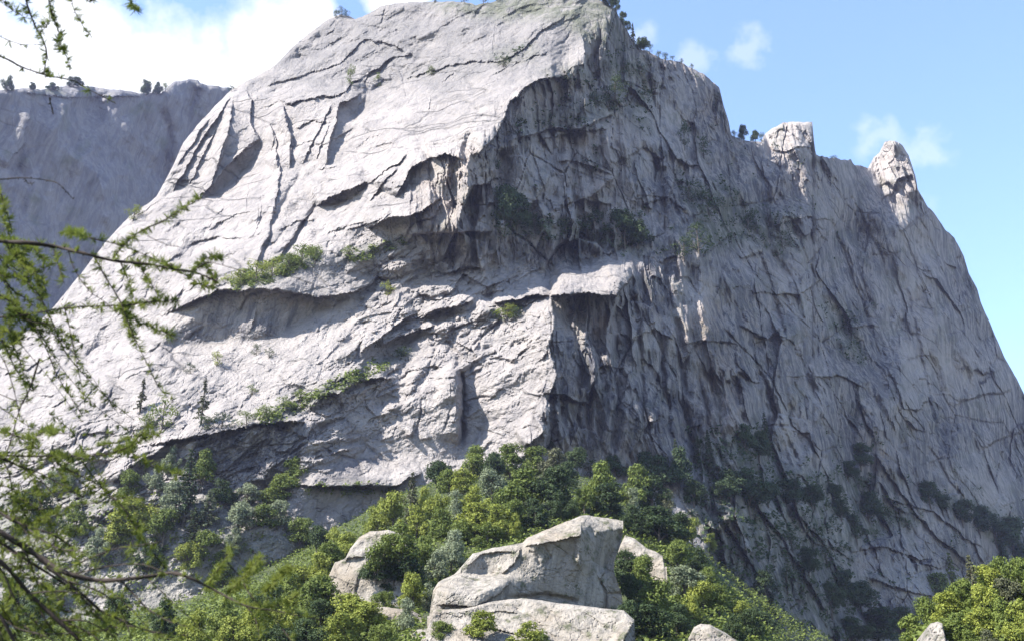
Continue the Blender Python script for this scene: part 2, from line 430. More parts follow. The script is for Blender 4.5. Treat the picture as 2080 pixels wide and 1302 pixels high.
# ---------------------------------------------------------------- the big rock face
def build_mountain():
    R = Relief(-170, 2250, -90, 1420, 11)
    X, Y = R.X, R.Y
    f = R.face
    R.az += -20; R.el += 33                                          # pale slabs facing the sun
    # --- summit cap: greyer, rounder
    f([(440, 190), (520, 140), (640, 50), (760, -60), (1280, -60), (1200, 100), (1130, 120), (1000, 150), (860, 130), (760, 170), (600, 190)], -12, 24, 24)
    f([(480, 180), (560, 130), (640, 55), (690, 10), (712, 60), (660, 95), (600, 130), (520, 165)], 14, 14, 8)
    f([(690, 20), (712, 30), (716, 70), (700, 82), (660, 95), (690, 75)], 40, 0, 4)
    f([(760, 20), (900, 0), (1060, -20), (1060, 10), (900, 30), (780, 38)], 6, 12, 8)
    f([(1180, -20), (1290, 60), (1300, 120), (1190, 100), (1100, 40), (1090, -10)], 14, 14, 10)
    # long diagonal slabs under the cap
    f([(545, 190), (700, 150), (735, 145), (745, 165), (690, 190), (600, 205), (580, 208)], -24, 40, 3)
    f([(600, 140), (700, 100), (790, 110), (795, 118), (740, 150), (690, 150), (560, 165)], -8, 22, 5)
    # --- right hand faces (in shade)
    right = [(1262, -80), (1236, 40), (1195, 95), (1155, 158), (1096, 162), (1038, 208), (1012, 255), (975, 295), (938, 324), (905, 316),
             (868, 322), (836, 342), (812, 372), (800, 402), (850, 402), (895, 405), (862, 426), (830, 444), (836, 476), (880, 496), (884, 545), (930, 540),
             (1000, 545), (1042, 528), (1150, 560), (1165, 535), (1225, 518), (1282, 540), (1252, 600), (1118, 600), (1126, 660), (1112, 700),
             (1130, 760), (1118, 800), (1112, 870), (1060, 906), (1150, 940), (1400, 1010), (1440, 1120), (1560, 1330), (1600, 1440), (2300, 1440), (2300, -80)]
    f(right, 54, 2, 4)
    f([(1010, 200), (1050, 195), (1010, 262), (960, 318), (905, 330), (930, 290), (985, 240)], 18, 10, 22, .8)     # rounded shoulder
    f([(1000, 262), (1155, 160), (1180, 175), (1120, 240), (1040, 275), (960, 322), (1000, 290)], 40, -12, 3)      # big overlap under the slab edge
    f([(1040, 285), (1250, 240), (1255, 225), (1240, 262), (1180, 268), (1090, 285), (1060, 290)], 24, 16, 4)
    f([(1080, 290), (1160, 268), (1240, 262), (1252, 350), (1190, 400), (1140, 380), (1100, 330)], 30, 4, 8)
    f([(1120, 325), (1180, 335), (1250, 355), (1225, 380), (1190, 400), (1130, 395), (1115, 350)], 24, 10, 3)
    f([(1040, 290), (1100, 285), (1110, 400), (1060, 460), (1010, 440), (1020, 330)], 58, 2, 6)                   # deep bay
    f([(1290, 120), (1470, 180), (1486, 275), (1320, 280), (1290, 200)], 40, 6, 10)
    f([(1380, 140), (1470, 180), (1486, 270), (1440, 260), (1410, 200)], 52, 2, 6)
    f([(1250, 230), (1300, 225), (1350, 430), (1330, 500), (1250, 420)], 30, 8, 12)
    f([(1480, 280), (1660, 310), (1900, 430), (2090, 790), (2300, 900), (2300, 1080), (1950, 1040), (1700, 900), (1480, 560)], 60, 6, 30)
    f([(1830, 560), (1880, 560), (1935, 900), (1925, 930), (1895, 860), (1850, 680)], 36, 14, 4)
    f([(1560, 640), (1640, 760), (1690, 920), (1640, 930), (1570, 800)], 38, 12, 6)
    f([(1700, 780), (1770, 800), (1790, 930), (1740, 930)], 32, 14, 4)
    f([(1425, 700), (1480, 700), (1500, 790), (1460, 800), (1430, 770)], 58, -12, 3)                              # brown hollow
    # brown overhang left of the bay
    f([(850, 408), (900, 405), (960, 420), (1012, 330), (1015, 460), (960, 475), (835, 478), (832, 446)], 26, -14, 4)
    f([(868, 322), (935, 325), (1000, 300), (1000, 420), (900, 410), (800, 400), (812, 372), (836, 342)], 30, -2, 4)
    f([(812, 370), (840, 375), (850, 390), (830, 402), (800, 402)], -30, 20, 2)
    # streaked wall and the lit block under it
    f([(1000, 478), (1060, 462), (1180, 478), (1250, 520), (1165, 540), (1150, 562), (1040, 530), (1000, 545), (1000, 500)], 24, -8, 5)
    f([(884, 510), (940, 490), (1000, 495), (1040, 535), (990, 548), (890, 545)], 32, 2, 5)
    f([(1165, 535), (1225, 518), (1282, 540), (1262, 556), (1250, 598), (1140, 596), (1110, 606), (1015, 614), (1060, 585), (1140, 575)], -30, 34, 2)
    f([(1252, 556), (1285, 542), (1300, 590), (1262, 632), (1250, 600)], 46, -14, 2)
    f([(1118, 602), (1250, 602), (1250, 622), (1170, 630), (1122, 612)], 30, -42, 2)
    # wall right of the lit pillar
    f([(1122, 612), (1160, 640), (1170, 760), (1150, 900), (1112, 880), (1120, 800), (1132, 760), (1114, 700), (1128, 660)], 44, -2, 3)
    f([(1157, 650), (1172, 655), (1182, 690), (1178, 704), (1164, 682)], -34, 22, 0)                              # small lit spear
    f([(1210, 620), (1252, 620), (1250, 800), (1200, 880), (1190, 700)], 30, 0, 8)
    f([(1026, 280), (1036, 266), (1050, 284), (1030, 286)], -34, 34, 0)
    # --- left side: the concave wall and dihedrals
    f([(474, 194), (498, 186), (512, 204), (508, 260), (528, 285), (494, 300), (462, 330), (440, 352), (456, 300), (474, 240)], 44, 2, 3)
    f([(520, 290), (534, 294), (508, 330), (470, 368), (430, 394), (404, 402), (436, 372), (466, 330), (492, 308)], 50, -20, 2)   # arch in shade
    f([(566, 300), (580, 286), (586, 318), (580, 350), (569, 346)], 60, -10, 2)
    f([(552, 205), (572, 210), (588, 270), (590, 330), (578, 286), (560, 260)], 12, 18, 2)
    f([(512, 200), (550, 196), (566, 225), (560, 300), (530, 284), (514, 258)], -8, 20, 5)
    f([(580, 215), (680, 200), (690, 215), (672, 262), (640, 330), (600, 340), (590, 260)], -2, 20, 8)
    f([(690, 212), (734, 192), (728, 228), (700, 270), (668, 335), (664, 335), (672, 285), (684, 250)], 44, -16, 2)
    f([(640, 420), (680, 396), (742, 372), (748, 376), (716, 402), (690, 412)], 34, -30, 1)
    f([(700, 60), (714, 40), (718, 70), (700, 84)], 50, 0, 3)
    f([(530, 296), (548, 300), (566, 345), (566, 420), (530, 500), (470, 520), (430, 480), (440, 410), (500, 340)], -34, 40, 4)
    f([(570, 352), (612, 346), (650, 370), (620, 430), (580, 510), (548, 540), (556, 430)], -8, 26, 6)
    f([(355, 310), (400, 256), (470, 190), (474, 200), (440, 270), (420, 330), (400, 380), (340, 400)], -10, 22, 8)
    f([(745, 465), (790, 440), (826, 440), (832, 470), (800, 482), (770, 476)], 20, -12, 1)
    # --- middle band: bulging grey rib and the shaded wall beneath it
    f([(560, 560), (640, 530), (720, 520), (830, 482), (882, 510), (884, 545), (830, 560), (760, 580), (700, 596), (620, 604), (560, 590)], 6, 8, 6)
    f([(740, 545), (830, 540), (880, 545), (800, 560), (740, 575)], 14, -2, 5)
    f([(440, 594), (540, 586), (600, 600), (690, 600), (704, 598), (672, 624), (628, 640), (592, 662), (548, 690), (452, 692), (330, 702), (342, 664), (392, 652), (414, 612)], 22, -14, 2)
    f([(470, 632), (540, 634), (560, 650), (520, 680), (480, 660)], 2, 10, 5)
    f([(700, 600), (780, 580), (880, 600), (860, 640), (760, 690), (700, 660)], -8, 20, 10)
    # overlapping sheets in the middle
    for q in ([(733, 716), (752, 700), (790, 672), (796, 664), (784, 690), (768, 714)], [(772, 706), (800, 690), (850, 676), (886, 664), (884, 674), (836, 690), (800, 704)],
              [(854, 640), (884, 630), (946, 622), (960, 612), (962, 632), (930, 642), (872, 648)], [(820, 685), (870, 672), (925, 655), (924, 664), (880, 680), (830, 694)],
              [(1000, 600), (1020, 590), (1052, 552), (1044, 585), (1020, 608)], [(962, 585), (1010, 588), (1040, 560), (1052, 545), (1046, 556), (1020, 600), (985, 604)]):
        f(q, 34, -28, 1)
    f([(955, 560), (1000, 556), (1020, 566), (1000, 590), (966, 588)], -6, 16, 3)
    # --- lower left: slabs, roofs
    f([(330, 900), (395, 888), (520, 862), (626, 856), (640, 880), (600, 940), (540, 985), (420, 980), (360, 930)], 26, -4, 3)
    f([(440, 930), (520, 905), (575, 898), (570, 930), (530, 960), (500, 990), (440, 975)], -4, 12, 5)
    f([(624, 860), (700, 840), (770, 850), (764, 890), (720, 940), (640, 985), (600, 975), (620, 920)], 24, -6, 4)
    f([(628, 830), (660, 795), (690, 800), (730, 772), (800, 768), (812, 800), (740, 832), (690, 842)], 24, -4, 3)
    f([(690, 845), (760, 835), (765, 905), (740, 920), (700, 900)], 30, -2, 4)
    f([(640, 985), (790, 985), (800, 1010), (760, 1070), (690, 1090), (620, 1060), (600, 1010)], 26, -8, 3)
    f([(650, 1040), (690, 1010), (705, 1020), (680, 1052), (660, 1058)], -20, 20, 1)
    f([(735, 955), (800, 915), (880, 920), (870, 960), (740, 980), (700, 980)], -28, 34, 4)
    f([(762, 850), (820, 830), (900, 830), (930, 800), (936, 930), (870, 930), (800, 915), (764, 930)], -6, 14, 5)
    f([(905, 800), (934, 745), (942, 840), (936, 930), (900, 930), (880, 830)], 26, 2, 3)
    f([(936, 742), (952, 760), (946, 900), (934, 900)], 60, -6, 2)
    f([(950, 740), (1000, 735), (1008, 760), (970, 790), (950, 770)], 20, -10, 3)
    f([(820, 740), (905, 735), (932, 746), (905, 800), (860, 828), (812, 800)], -36, 34, 4)
    f([(955, 700), (1110, 640), (1128, 760), (1112, 880), (1050, 905), (960, 900), (955, 800)], -34, 22, 4)
    f([(930, 640), (1110, 610), (1125, 660), (1080, 720), (940, 735), (900, 690)], -30, 26, 5)
    f([(228, 972), (270, 938), (345, 900), (338, 920), (262, 976), (236, 988)], 40, -25, 1)
    f([(-170, 880), (200, 860), (300, 920), (180, 1010), (-170, 1010)], -14, 28, 10)
    f([(-170, 1010), (220, 1000), (420, 990), (620, 1060), (640, 1180), (560, 1260), (-170, 1300)], -18, 32, 16)
    f([(180, 1080), (420, 1090), (640, 1110), (640, 1190), (480, 1210), (300, 1120)], 24, -4, 6)
    f([(230, 1140), (380, 1110), (400, 1190), (300, 1230)], -14, 22, 6)
    f([(-170, 1260), (2300, 1260), (2300, 1440), (-170, 1440)], 0, 30, 10)
    # --- foot of the shaded face
    f([(1400, 1000), (1700, 930), (1900, 1040), (2060, 1140), (2300, 1200), (2300, 1440), (1560, 1440), (1440, 1120)], 48, 14, 20)
    f([(1720, 1110), (1800, 1100), (1920, 1160), (1890, 1270), (1760, 1250), (1730, 1180)], 40, 20, 6)
    f([(1780, 930), (1860, 960), (2050, 1130), (1990, 1160), (1900, 1110), (1830, 1030)], 38, 20, 5)
    # pinnacles stand forward and catch the sun
    f([(1548, 276), (1590, 244), (1640, 240), (1654, 290), (1620, 300), (1600, 318), (1560, 300)], -2, 14, 3)
    f([(1763, 338), (1795, 290), (1806, 280), (1850, 330), (1864, 390), (1830, 396), (1790, 370)], -50, 26, 2)
    f([(1826, 300), (1850, 330), (1862, 385), (1835, 380), (1815, 340)], 0, 16, 3)
    f([(1665, 325), (1700, 330), (1705, 350), (1680, 345)], -10, 40, 2)

    # --- edges: each line is a roof or a corner that stands proud of what lies under it
    s = R.step
    for pts, h, w in (
        ([(560, 198), (582, 210), (650, 196), (692, 194), (716, 170), (742, 160)], 6, 60),
        ([(520, 182), (600, 160), (690, 130), (740, 80), (800, 92), (850, 120)], 4, 50),
        ([(742, 176), (750, 150), (800, 118), (840, 110)], 5, 40),
        ([(800, 170), (860, 150), (960, 125), (1010, 128), (1070, 100), (1100, 60), (1160, 30)], 4, 60),
        ([(990, 160), (1060, 125), (1120, 105)], 3, 40),
        ([(960, 320), (1000, 288), (1038, 208), (1062, 184), (1096, 161), (1156, 158)], 22, 150),
        ([(866, 322), (905, 316), (940, 324)], 12, 90),
        ([(800, 402), (836, 342), (868, 322)], 12, 80),
        ([(744, 466), (790, 442), (826, 440), (862, 425), (897, 404)], 14, 60),
        ([(640, 421), (682, 396), (748, 371)], 10, 80),
        ([(400, 404), (436, 374), (466, 332), (492, 308), (524, 290)], 6, 30), ([(352, 395), (400, 300), (440, 240), (474, 194)], 7, 40), ([(420, 395), (444, 340), (460, 290), (476, 200)], 6, 30), ([(526, 284), (510, 250), (513, 204), (500, 186)], 6, 30), ([(590, 345), (590, 270), (574, 210)], 5, 30), ([(556, 440), (570, 350), (560, 300)], 5, 30), ([(520, 540), (548, 470), (556, 420)], 4, 24), ([(560, 540), (600, 470), (640, 420)], 5, 30),
        ([(664, 338), (672, 285), (690, 215), (735, 190)], 9, 40),
        ([(1040, 285), (1120, 262), (1180, 262), (1250, 232)], 12, 70),
        ([(1090, 290), (1170, 268), (1238, 262)], 6, 30),
        ([(1130, 325), (1180, 332), (1250, 356)], 5, 40), ([(1190, 402), (1225, 382), (1252, 358)], 6, 40),
        ([(830, 478), (900, 474), (1000, 472)], 12, 60),
        ([(330, 640), (440, 592), (560, 588), (640, 604), (704, 598), (760, 578)], 10, 60),
        ([(730, 716), (768, 690), (796, 664), (850, 634)], 9, 60), ([(770, 707), (810, 684), (890, 660)], 7, 34), ([(850, 646), (890, 630), (962, 612)], 8, 30),
        ([(1118, 600), (1180, 598), (1252, 600), (1284, 560)], 36, 90), ([(1000, 612), (1015, 614), (1060, 606), (1118, 600)], 14, 50),
        ([(1252, 620), (1262, 632), (1300, 590)], 8, 40),
        ([(300, 905), (395, 888), (520, 862), (626, 855)], 9, 60), ([(628, 832), (662, 796), (690, 800), (730, 772), (800, 768)], 8, 50),
        ([(600, 985), (700, 988), (800, 985), (860, 960)], 8, 50), ([(228, 985), (262, 950), (348, 900)], 6, 40),
        ([(1060, 906), (1112, 872)], 12, 50), ([(1118, 598), (1128, 660), (1114, 700), (1132, 762), (1118, 800), (1112, 880)][::-1], 10, 70),
        ([(936, 900), (940, 830), (936, 744)], 8, 70),
        ([(1385, 700), (1460, 690), (1500, 700)], 12, 60),
        ([(1560, 300), (1590, 312), (1620, 300), (1656, 300)], 5, 30), ([(1858, 392), (1838, 350), (1820, 320), (1812, 284)], 5, 34), ([(1770, 384), (1800, 372), (1830, 388)], 3, 24), ([(1790, 345), (1815, 338), (1840, 345)], 2, 20), ([(1700, 450), (1640, 440), (1560, 460)][::-1], 6, 50),
        ([(1520, 590), (1620, 600), (1680, 560)], 6, 60), ([(1500, 660), (1560, 690), (1590, 660)], 9, 60),
        ([(1640, 770), (1700, 760), (1760, 790)], 7, 50), ([(1930, 830), (1960, 810), (2060, 790)], 6, 60),
        ([(1995, 910), (2060, 880), (2120, 870)], 7, 40), ([(1760, 1170), (1840, 1200), (1900, 1215)], 8, 40), ([(1770, 915), (1830, 1000), (1900, 1090), (1990, 1160)], 9, 60), ([(1720, 1120), (1800, 1108), (1920, 1160)], 8, 50), ([(1440, 1010), (1500, 1100), (1560, 1200), (1600, 1300)], 8, 40), ([(1520, 1000), (1600, 1110), (1690, 1260)], 8, 40), ([(1600, 1020), (1680, 1110), (1720, 1200)], 8, 40), ([(1800, 1010), (1900, 1040), (2000, 1120)], 6, 30)):
        s(pts, h, w)
    for pts, h, w in (
        ([(747, 376), (781, 350), (810, 331), (834, 311)], 5, 40), ([(747, 414), (781, 370), (812, 338)], 4, 26), ([(588, 350), (594, 292), (584, 240), (572, 208)], 5, 26), ([(564, 345), (561, 292), (548, 250)], 4, 24),
        ([(612, 335), (636, 292), (660, 240), (676, 206)], 4, 30), ([(640, 330), (655, 290), (668, 250)], 3, 22), ([(600, 262), (640, 246), (672, 250)], 2.5, 22), ([(596, 300), (630, 288), (660, 296)], 2.5, 20),
        ([(440, 345), (452, 300), (470, 250)], 4, 24), ([(380, 380), (410, 320), (440, 262)], 4, 26), ([(360, 340), (392, 290), (428, 240)], 4, 24), ([(478, 330), (500, 300), (526, 284)], 4, 20),
        ([(700, 470), (760, 452), (800, 430)], 3, 24), ([(660, 480), (700, 462), (742, 450)], 2.5, 24), ([(560, 470), (600, 450), (640, 446)], 2.5, 24), ([(420, 470), (470, 440), (520, 430)], 2.5, 30), ([(380, 500), (440, 480), (500, 486)], 2.5, 30),
        ([(840, 452), (880, 440), (900, 415)], 5, 30), ([(900, 560), (950, 540), (990, 548)], 6, 30), ([(1040, 440), (1090, 410), (1120, 350)], 6, 40), ([(1120, 430), (1190, 404), (1250, 420)], 6, 36),
        ([(1270, 320), (1310, 300), (1350, 330)], 6, 40), ([(1300, 420), (1350, 400), (1400, 430)], 6, 40), ([(1200, 760), (1230, 740), (1262, 750)], 5, 30), ([(1280, 690), (1330, 670), (1370, 690)], 6, 36), ([(1530, 700), (1580, 680), (1620, 700)], 6, 36)):
        s(pts, h, w)
    g = R.groove
    for pts, h, w in (
        ([(870, 240), (940, 226), (1000, 214)], 1.6, 2.5), ([(850, 270), (930, 262), (1000, 246)], 1.6, 2.5), ([(840, 300), (900, 292), (960, 280)], 1.6, 2.5), ([(760, 230), (810, 250), (830, 246)], 2, 3), ([(720, 240), (705, 290), (690, 330)], 1.6, 3),
        ([(1500, 420), (1560, 560), (1600, 700)], 5, 4), ([(1560, 340), (1620, 480), (1680, 640)], 5, 4), ([(1640, 340), (1700, 480), (1760, 640), (1800, 760)], 5, 4), ([(1720, 380), (1780, 500), (1830, 640)], 5, 4), ([(1800, 420), (1850, 520), (1900, 660)], 4, 4), ([(1880, 470), (1920, 560), (1950, 680)], 4, 4),
        ([(1280, 540), (1300, 700), (1310, 900)], 6, 5), ([(1340, 640), (1350, 780), (1370, 940)], 6, 5), ([(1420, 760), (1440, 860), (1470, 960)], 5, 4), ([(1540, 740), (1580, 850), (1630, 960)], 6, 5), ([(1880, 900), (1930, 980), (1960, 1020)], 5, 4), ([(1960, 860), (2000, 940), (2040, 1020)], 5, 4)):
        g(pts, h, w)
    for pts, h, w in (
        ([(590, 345), (612, 350), (560, 440), (528, 540)], 4, 6), ([(650, 400), (600, 480), (572, 530)], 4, 5),
        ([(745, 150), (745, 185), (740, 215)], 4, 4), ([(700, 165), (690, 200)], 3, 4), ([(1080, 100), (1050, 130), (1020, 135)], 4, 5),
        ([(936, 745), (942, 820), (938, 905)], 10, 6), ([(1253, 230), (1260, 330), (1240, 460)], 8, 7), ([(1300, 280), (1340, 350), (1350, 480)], 8, 8),
        ([(1310, 110), (1330, 200), (1350, 280)], 7, 7), ([(1020, 300), (1030, 400), (1015, 450)], 14, 14), ([(1445, 610), (1490, 700), (1500, 800)], 8, 8),
        ([(1252, 620), (1256, 760), (1250, 920)], 9, 9), ([(1380, 640), (1390, 800), (1420, 960)], 8, 9), ([(1170, 640), (1190, 760), (1200, 900)], 6, 8),
        ([(1590, 660), (1640, 760), (1700, 950)], 8, 7), ([(1750, 780), (1790, 830), (1840, 930)], 10, 10), ([(1840, 580), (1870, 720), (1900, 870)], 6, 5),
        ([(1690, 620), (1720, 680), (1760, 720)], 8, 12), ([(1900, 590), (1950, 780), (1990, 940)], 6, 6), ([(1480, 380), (1540, 480), (1620, 580)], 6, 8),
        ([(900, 690), (930, 720), (936, 745)], 5, 6), ([(640, 870), (700, 850)], 4, 5)):
        g(pts, h, w)

    f([(1345, 545), (1450, 545), (1475, 720), (1345, 720)], 62, 0, 14)
    # --- natural break-up of the rock
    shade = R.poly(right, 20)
    wx = X + 9 * fbm(X / 90, Y / 90, 5, 3); wy = Y + 9 * fbm(X / 90, Y / 90, 6, 3)
    calm = sstep(-.35, .45, fbm(X / 110, Y / 110, 7, 3))             # smooth slabs beside shattered zones
    wx = X + 4 * fbm(X / 60, Y / 60, 5, 3); wy = Y + 4 * fbm(X / 60, Y / 60, 6, 3)
    ob = (wy + .42 * wx); al = (wx - .42 * wy)
    midr = R.poly([(700, 480), (1290, 500), (1290, 640), (1130, 740), (940, 740), (560, 1010), (200, 1120), (-170, 1060), (-170, 900), (330, 860), (640, 780), (720, 700)], 40)
    up = R.poly([(430, 170), (760, -80), (1270, -80), (1150, 160), (900, 200), (700, 200)], 40)
    low = R.poly([(-170, 980), (640, 1010), (640, 1440), (-170, 1440)], 30)
    lean = np.interp(X, [1000, 1400, 1800, 2100], [.02, .18, .30, .30])
    px_ = wx - lean * (wy - 600)
    right_calm = 1 - .25 * sstep(1450, 1800, X)
    # broken granite: every block looks its own way; blocks stand tall on the shaded wall and lie along the sheets on the slabs
    for w, h, sd_, aa, ee in ((110, 230, 401, 24, 16), (42, 120, 411, 28, 24), (17, 46, 421, 30, 28), (7, 15, 431, 26, 26)):
        A, B, E = cells(px_ / w, wy / h, sd_)
        k = shade * right_calm * (.5 + .6 * calm if w < 60 else 1)
        R.daz += aa * A * k; R.del_ += ee * B * k
        if w > 12: R.disp -= (.05 * w) * np.clip(1 - E / (2.6 / w), 0, 1) * (A > .2) * k
    for w, h, sd_, aa, ee in ((170, 52, 501, 17, 15), (56, 22, 511, 26, 22), (22, 10, 521, 28, 24), (9, 6, 531, 24, 22)):
        A, B, E = cells(al / w + .3 * ob / h, ob / h, sd_)
        k = (1 - shade) * (.36 + .4 * calm + .5 * midr + .25 * up + .3 * low) * (.7 if 15 < w < 100 else 1)
        R.daz += aa * A * k; R.del_ += ee * B * k
        if w > 20: R.disp -= 1.0 * np.clip(1 - E / (2.2 / h), 0, 1) * (A > .35) * (1 - shade) * (.5 + midr)
    for w, h, sd_, d in ((84, 170, 441, 12.0), (36, 110, 451, 7.0), (14, 34, 461, 2.8)):
        v, E = facets(px_ / w, wy / h, sd_, 1.5, .55); R.disp += v * d * shade * right_calm * (.35 + .8 * calm)
    R.disp *= 1 - .8 * R.poly([(1350, 570), (1450, 540), (1480, 640), (1460, 720), (1370, 720)], 24)
    # sheets of granite peeling off in steps that climb to the right
    t = fbm(al / 210, ob / 50, 21, 3, .45) * 2.4
    fl = np.floor(t); sheets = (fl + sstep(.9, 1.0, t - fl)) * 2.0
    t2 = fbm(al / 90, ob / 22, 31, 2) * 2.2; f2 = np.floor(t2); sheets2 = (f2 + sstep(.86, 1, t2 - f2)) * .8
    bl, ed = facets(wx / 62 + .15 * wy / 46, wy / 44, 61, 1.3)
    R.disp += (1 - shade) * (sheets * (.12 + .75 * midr + .5 * up) + sheets2 * (.2 + .8 * midr + .45 * up) * calm + bl * 2.6 * midr + .3 * fbm(wx / 12, wy / 8, 41, 3, .6))
    def columns(w, tall, seed, jit):
        t = px_ / w + jit * fbm(px_ / (w * 2.2), wy / tall, seed, 3); q = t - np.floor(t)
        hh = hash2(np.floor(t), np.floor(wy / tall), seed) / 4294967296.0
        return q * (1 - sstep(.86, 1, q)) * (.3 + hh) - .4
    R.disp += shade * right_calm * (columns(44, 260, 83, .5) * 6.0 * (.3 + .9 * calm) + columns(22, 180, 84, .5) * 3.2 + columns(11, 110, 85, .5) * 1.2 + .3 * fbm(px_ / 9, wy / 26, 99, 3, .6))
    # joints: thin cracks that follow the sheets, and a few that run down the fall line
    rng = random.Random(5)
    for k in range(340):
        x = rng.uniform(-60, 1150); y = rng.uniform(60, 980)
        if rng.random() < .72: ang = math.radians(rng.gauss(-27, 11))
        else: ang = math.radians(rng.gauss(-68, 10))
        n = rng.randint(3, 7); p = []
        for i in range(n):
            p.append((x, y)); l = rng.uniform(6, 26); x += l * math.cos(ang); y += l * math.sin(ang); ang += rng.gauss(0, .22)
        i = int((p[0][1] - R.y0) / 2); j = int((p[0][0] - R.x0) / 2)
        if shade[i, j] > .5: continue
        if rng.random() < .5: R.groove(p, rng.uniform(1, 2.6), rng.uniform(2, 3.2), .3)
        else: R.step(p, rng.uniform(.8, 2.6), rng.uniform(15, 40), ends=.35)

    SK = [(-200, 870), (-60, 770), (0, 712), (60, 668), (100, 634), (160, 562), (215, 492), (262, 442), (318, 400), (350, 340), (372, 292), (400, 256), (440, 212), (475, 180), (520, 156),
          (560, 133), (590, 101), (625, 71), (650, 53), (668, 38), (690, 30), (705, 33), (722, 40), (745, 30), (774, 14), (798, 9), (832, 5), (882, 3), (943, 5), (967, 11), (987, 7), (1008, 2),
          (1060, -10), (1120, -16), (1180, -12), (1216, 0), (1250, 19), (1257, 34), (1270, 56), (1284, 80), (1294, 97), (1324, 110), (1355, 125), (1379, 128), (1406, 138), (1440, 159), (1461, 177),
          (1470, 216), (1480, 247), (1485, 275), (1510, 286), (1547, 290), (1551, 276), (1569, 261), (1590, 250), (1610, 247), (1650, 249), (1653, 285), (1657, 315), (1664, 320), (1704, 323),
          (1728, 326), (1738, 336), (1762, 339), (1775, 319), (1786, 311), (1797, 289), (1806, 284), (1816, 286), (1833, 294), (1846, 316), (1860, 359), (1864, 384), (1884, 421), (1897, 433),
          (1921, 468), (1938, 485), (1958, 522), (1968, 556), (1985, 587), (1992, 614), (2019, 676), (2039, 723), (2066, 771), (2080, 800), (2110, 860), (2180, 960), (2300, 1080)]
    R.solve(skyline(SK, R.xs, 1.6, 3, ((1660, 1775, 5.0), (1280, 1460, 2.6), (1800, 2100, 2.4))), (1000, 880, 470.0), 10, 6)

    # --- colours that belong to the rock, and a little shade painted over the right wall
    wea_shade = np.clip(up * .9 + .5 * R.poly([(560, 560), (880, 490), (890, 560), (600, 604)], 20) + .05 * shade, 0, 1)  # weathered grey on cap and rib, plus faint painted shade on the right wall
    wea_shade = np.clip(wea_shade + .35 * fbm(wx / 60, wy / 40, 111, 3), 0, 1)
    warm = np.zeros_like(X)
    for q, a in (([(850, 330), (1010, 320), (1010, 470), (840, 470)], .25), ([(1220, 230), (1260, 240), (1255, 340), (1235, 300)], .5), ([(1410, 180), (1450, 190), (1470, 260), (1440, 250)], .6),
                 ([(1625, 320), (1660, 330), (1660, 390), (1635, 380)], .6), ([(1430, 700), (1500, 710), (1510, 890), (1430, 900)], .55), ([(1440, 580), (1480, 590), (1460, 700), (1390, 690)], .6),
                 ([(1180, 260), (1250, 262), (1250, 330), (1140, 310)], .3), ([(1040, 200), (1150, 170), (1130, 230), (1050, 260)], .4), ([(1760, 880), (1790, 900), (1810, 960), (1780, 960)], .5),
                 ([(1200, 640), (1250, 640), (1240, 720), (1215, 730)], .4)):
        warm = np.maximum(warm, .75 * a * R.poly(q, 14))
    warm = np.clip(warm + .25 * np.clip(fbm(wx / 90, wy / 140, 121, 3), 0, 1) * shade, 0, 1)
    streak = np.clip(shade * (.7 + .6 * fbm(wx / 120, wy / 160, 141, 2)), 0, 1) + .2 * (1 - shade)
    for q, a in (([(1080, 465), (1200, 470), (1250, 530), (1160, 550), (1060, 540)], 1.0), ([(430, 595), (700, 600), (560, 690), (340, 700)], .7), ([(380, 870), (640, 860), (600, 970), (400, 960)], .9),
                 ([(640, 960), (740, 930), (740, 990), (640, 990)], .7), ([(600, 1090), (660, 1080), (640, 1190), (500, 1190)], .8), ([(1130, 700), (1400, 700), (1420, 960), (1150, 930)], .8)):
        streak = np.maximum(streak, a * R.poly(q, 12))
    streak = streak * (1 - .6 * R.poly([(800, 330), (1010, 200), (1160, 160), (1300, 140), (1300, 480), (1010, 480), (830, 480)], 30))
    moss = np.zeros_like(X)
    for q, a in (([(455, 582), (500, 556), (545, 540), (600, 515), (640, 505), (660, 515), (610, 545), (540, 570), (500, 582)], .9), ([(690, 515), (740, 505), (830, 482), (830, 492), (740, 528), (690, 530)], .6),
                 ([(480, 850), (560, 830), (640, 790), (740, 745), (830, 705), (835, 715), (740, 765), (640, 815), (560, 855)], .8), ([(1000, 625), (1060, 622), (1060, 640), (1000, 645)], .7),
                 ([(620, 988), (800, 985), (800, 1000), (620, 1000)], .7), ([(860, 0), (1240, -20), (1290, 110), (1200, 90), (1130, 40), (1000, 40), (900, 24)], .55),
                 ([(1260, 130), (1300, 130), (1320, 260), (1290, 250)], .5), ([(1000, 440), (1100, 440), (1320, 500), (1310, 520), (1150, 480), (1000, 475)], .8), ([(1380, 980), (1560, 940), (1740, 960), (1880, 1060), (1740, 1110), (1720, 1180), (1760, 1260), (1850, 1310), (1500, 1310)], .5), ([(1780, 1260), (1960, 1200), (1960, 1320), (1760, 1320)], .6), ([(1400, 900), (1560, 860), (1580, 940), (1420, 980)], .5), ([(1880, 985), (2100, 1060), (2100, 1150), (1960, 1060)], .6), ([(1380, 380), (1480, 360), (1560, 470), (1440, 520)], .6), ([(1220, 100), (1330, 130), (1320, 280), (1290, 260)], .5),
                 ([(-170, 1010), (420, 990), (640, 1060), (640, 1310), (-170, 1310)], .4), ([(1400, 370), (1620, 440), (1640, 520), (1500, 500), (1400, 430)], .45), ([(1660, 600), (1740, 640), (1760, 740), (1700, 720)], .5),
                 ([(990, 110), (1080, 90), (1100, 110), (1020, 140)], .4), ([(1080, 140), (1300, 120), (1290, 240), (1050, 280), (1060, 220), (1200, 190)], .35)):
        moss = np.maximum(moss, a * R.poly(q, 10))
    moss = np.clip(moss + .22 * shade * (fbm(wx / 40, wy / 50, 131, 3) > .35), 0, 1)
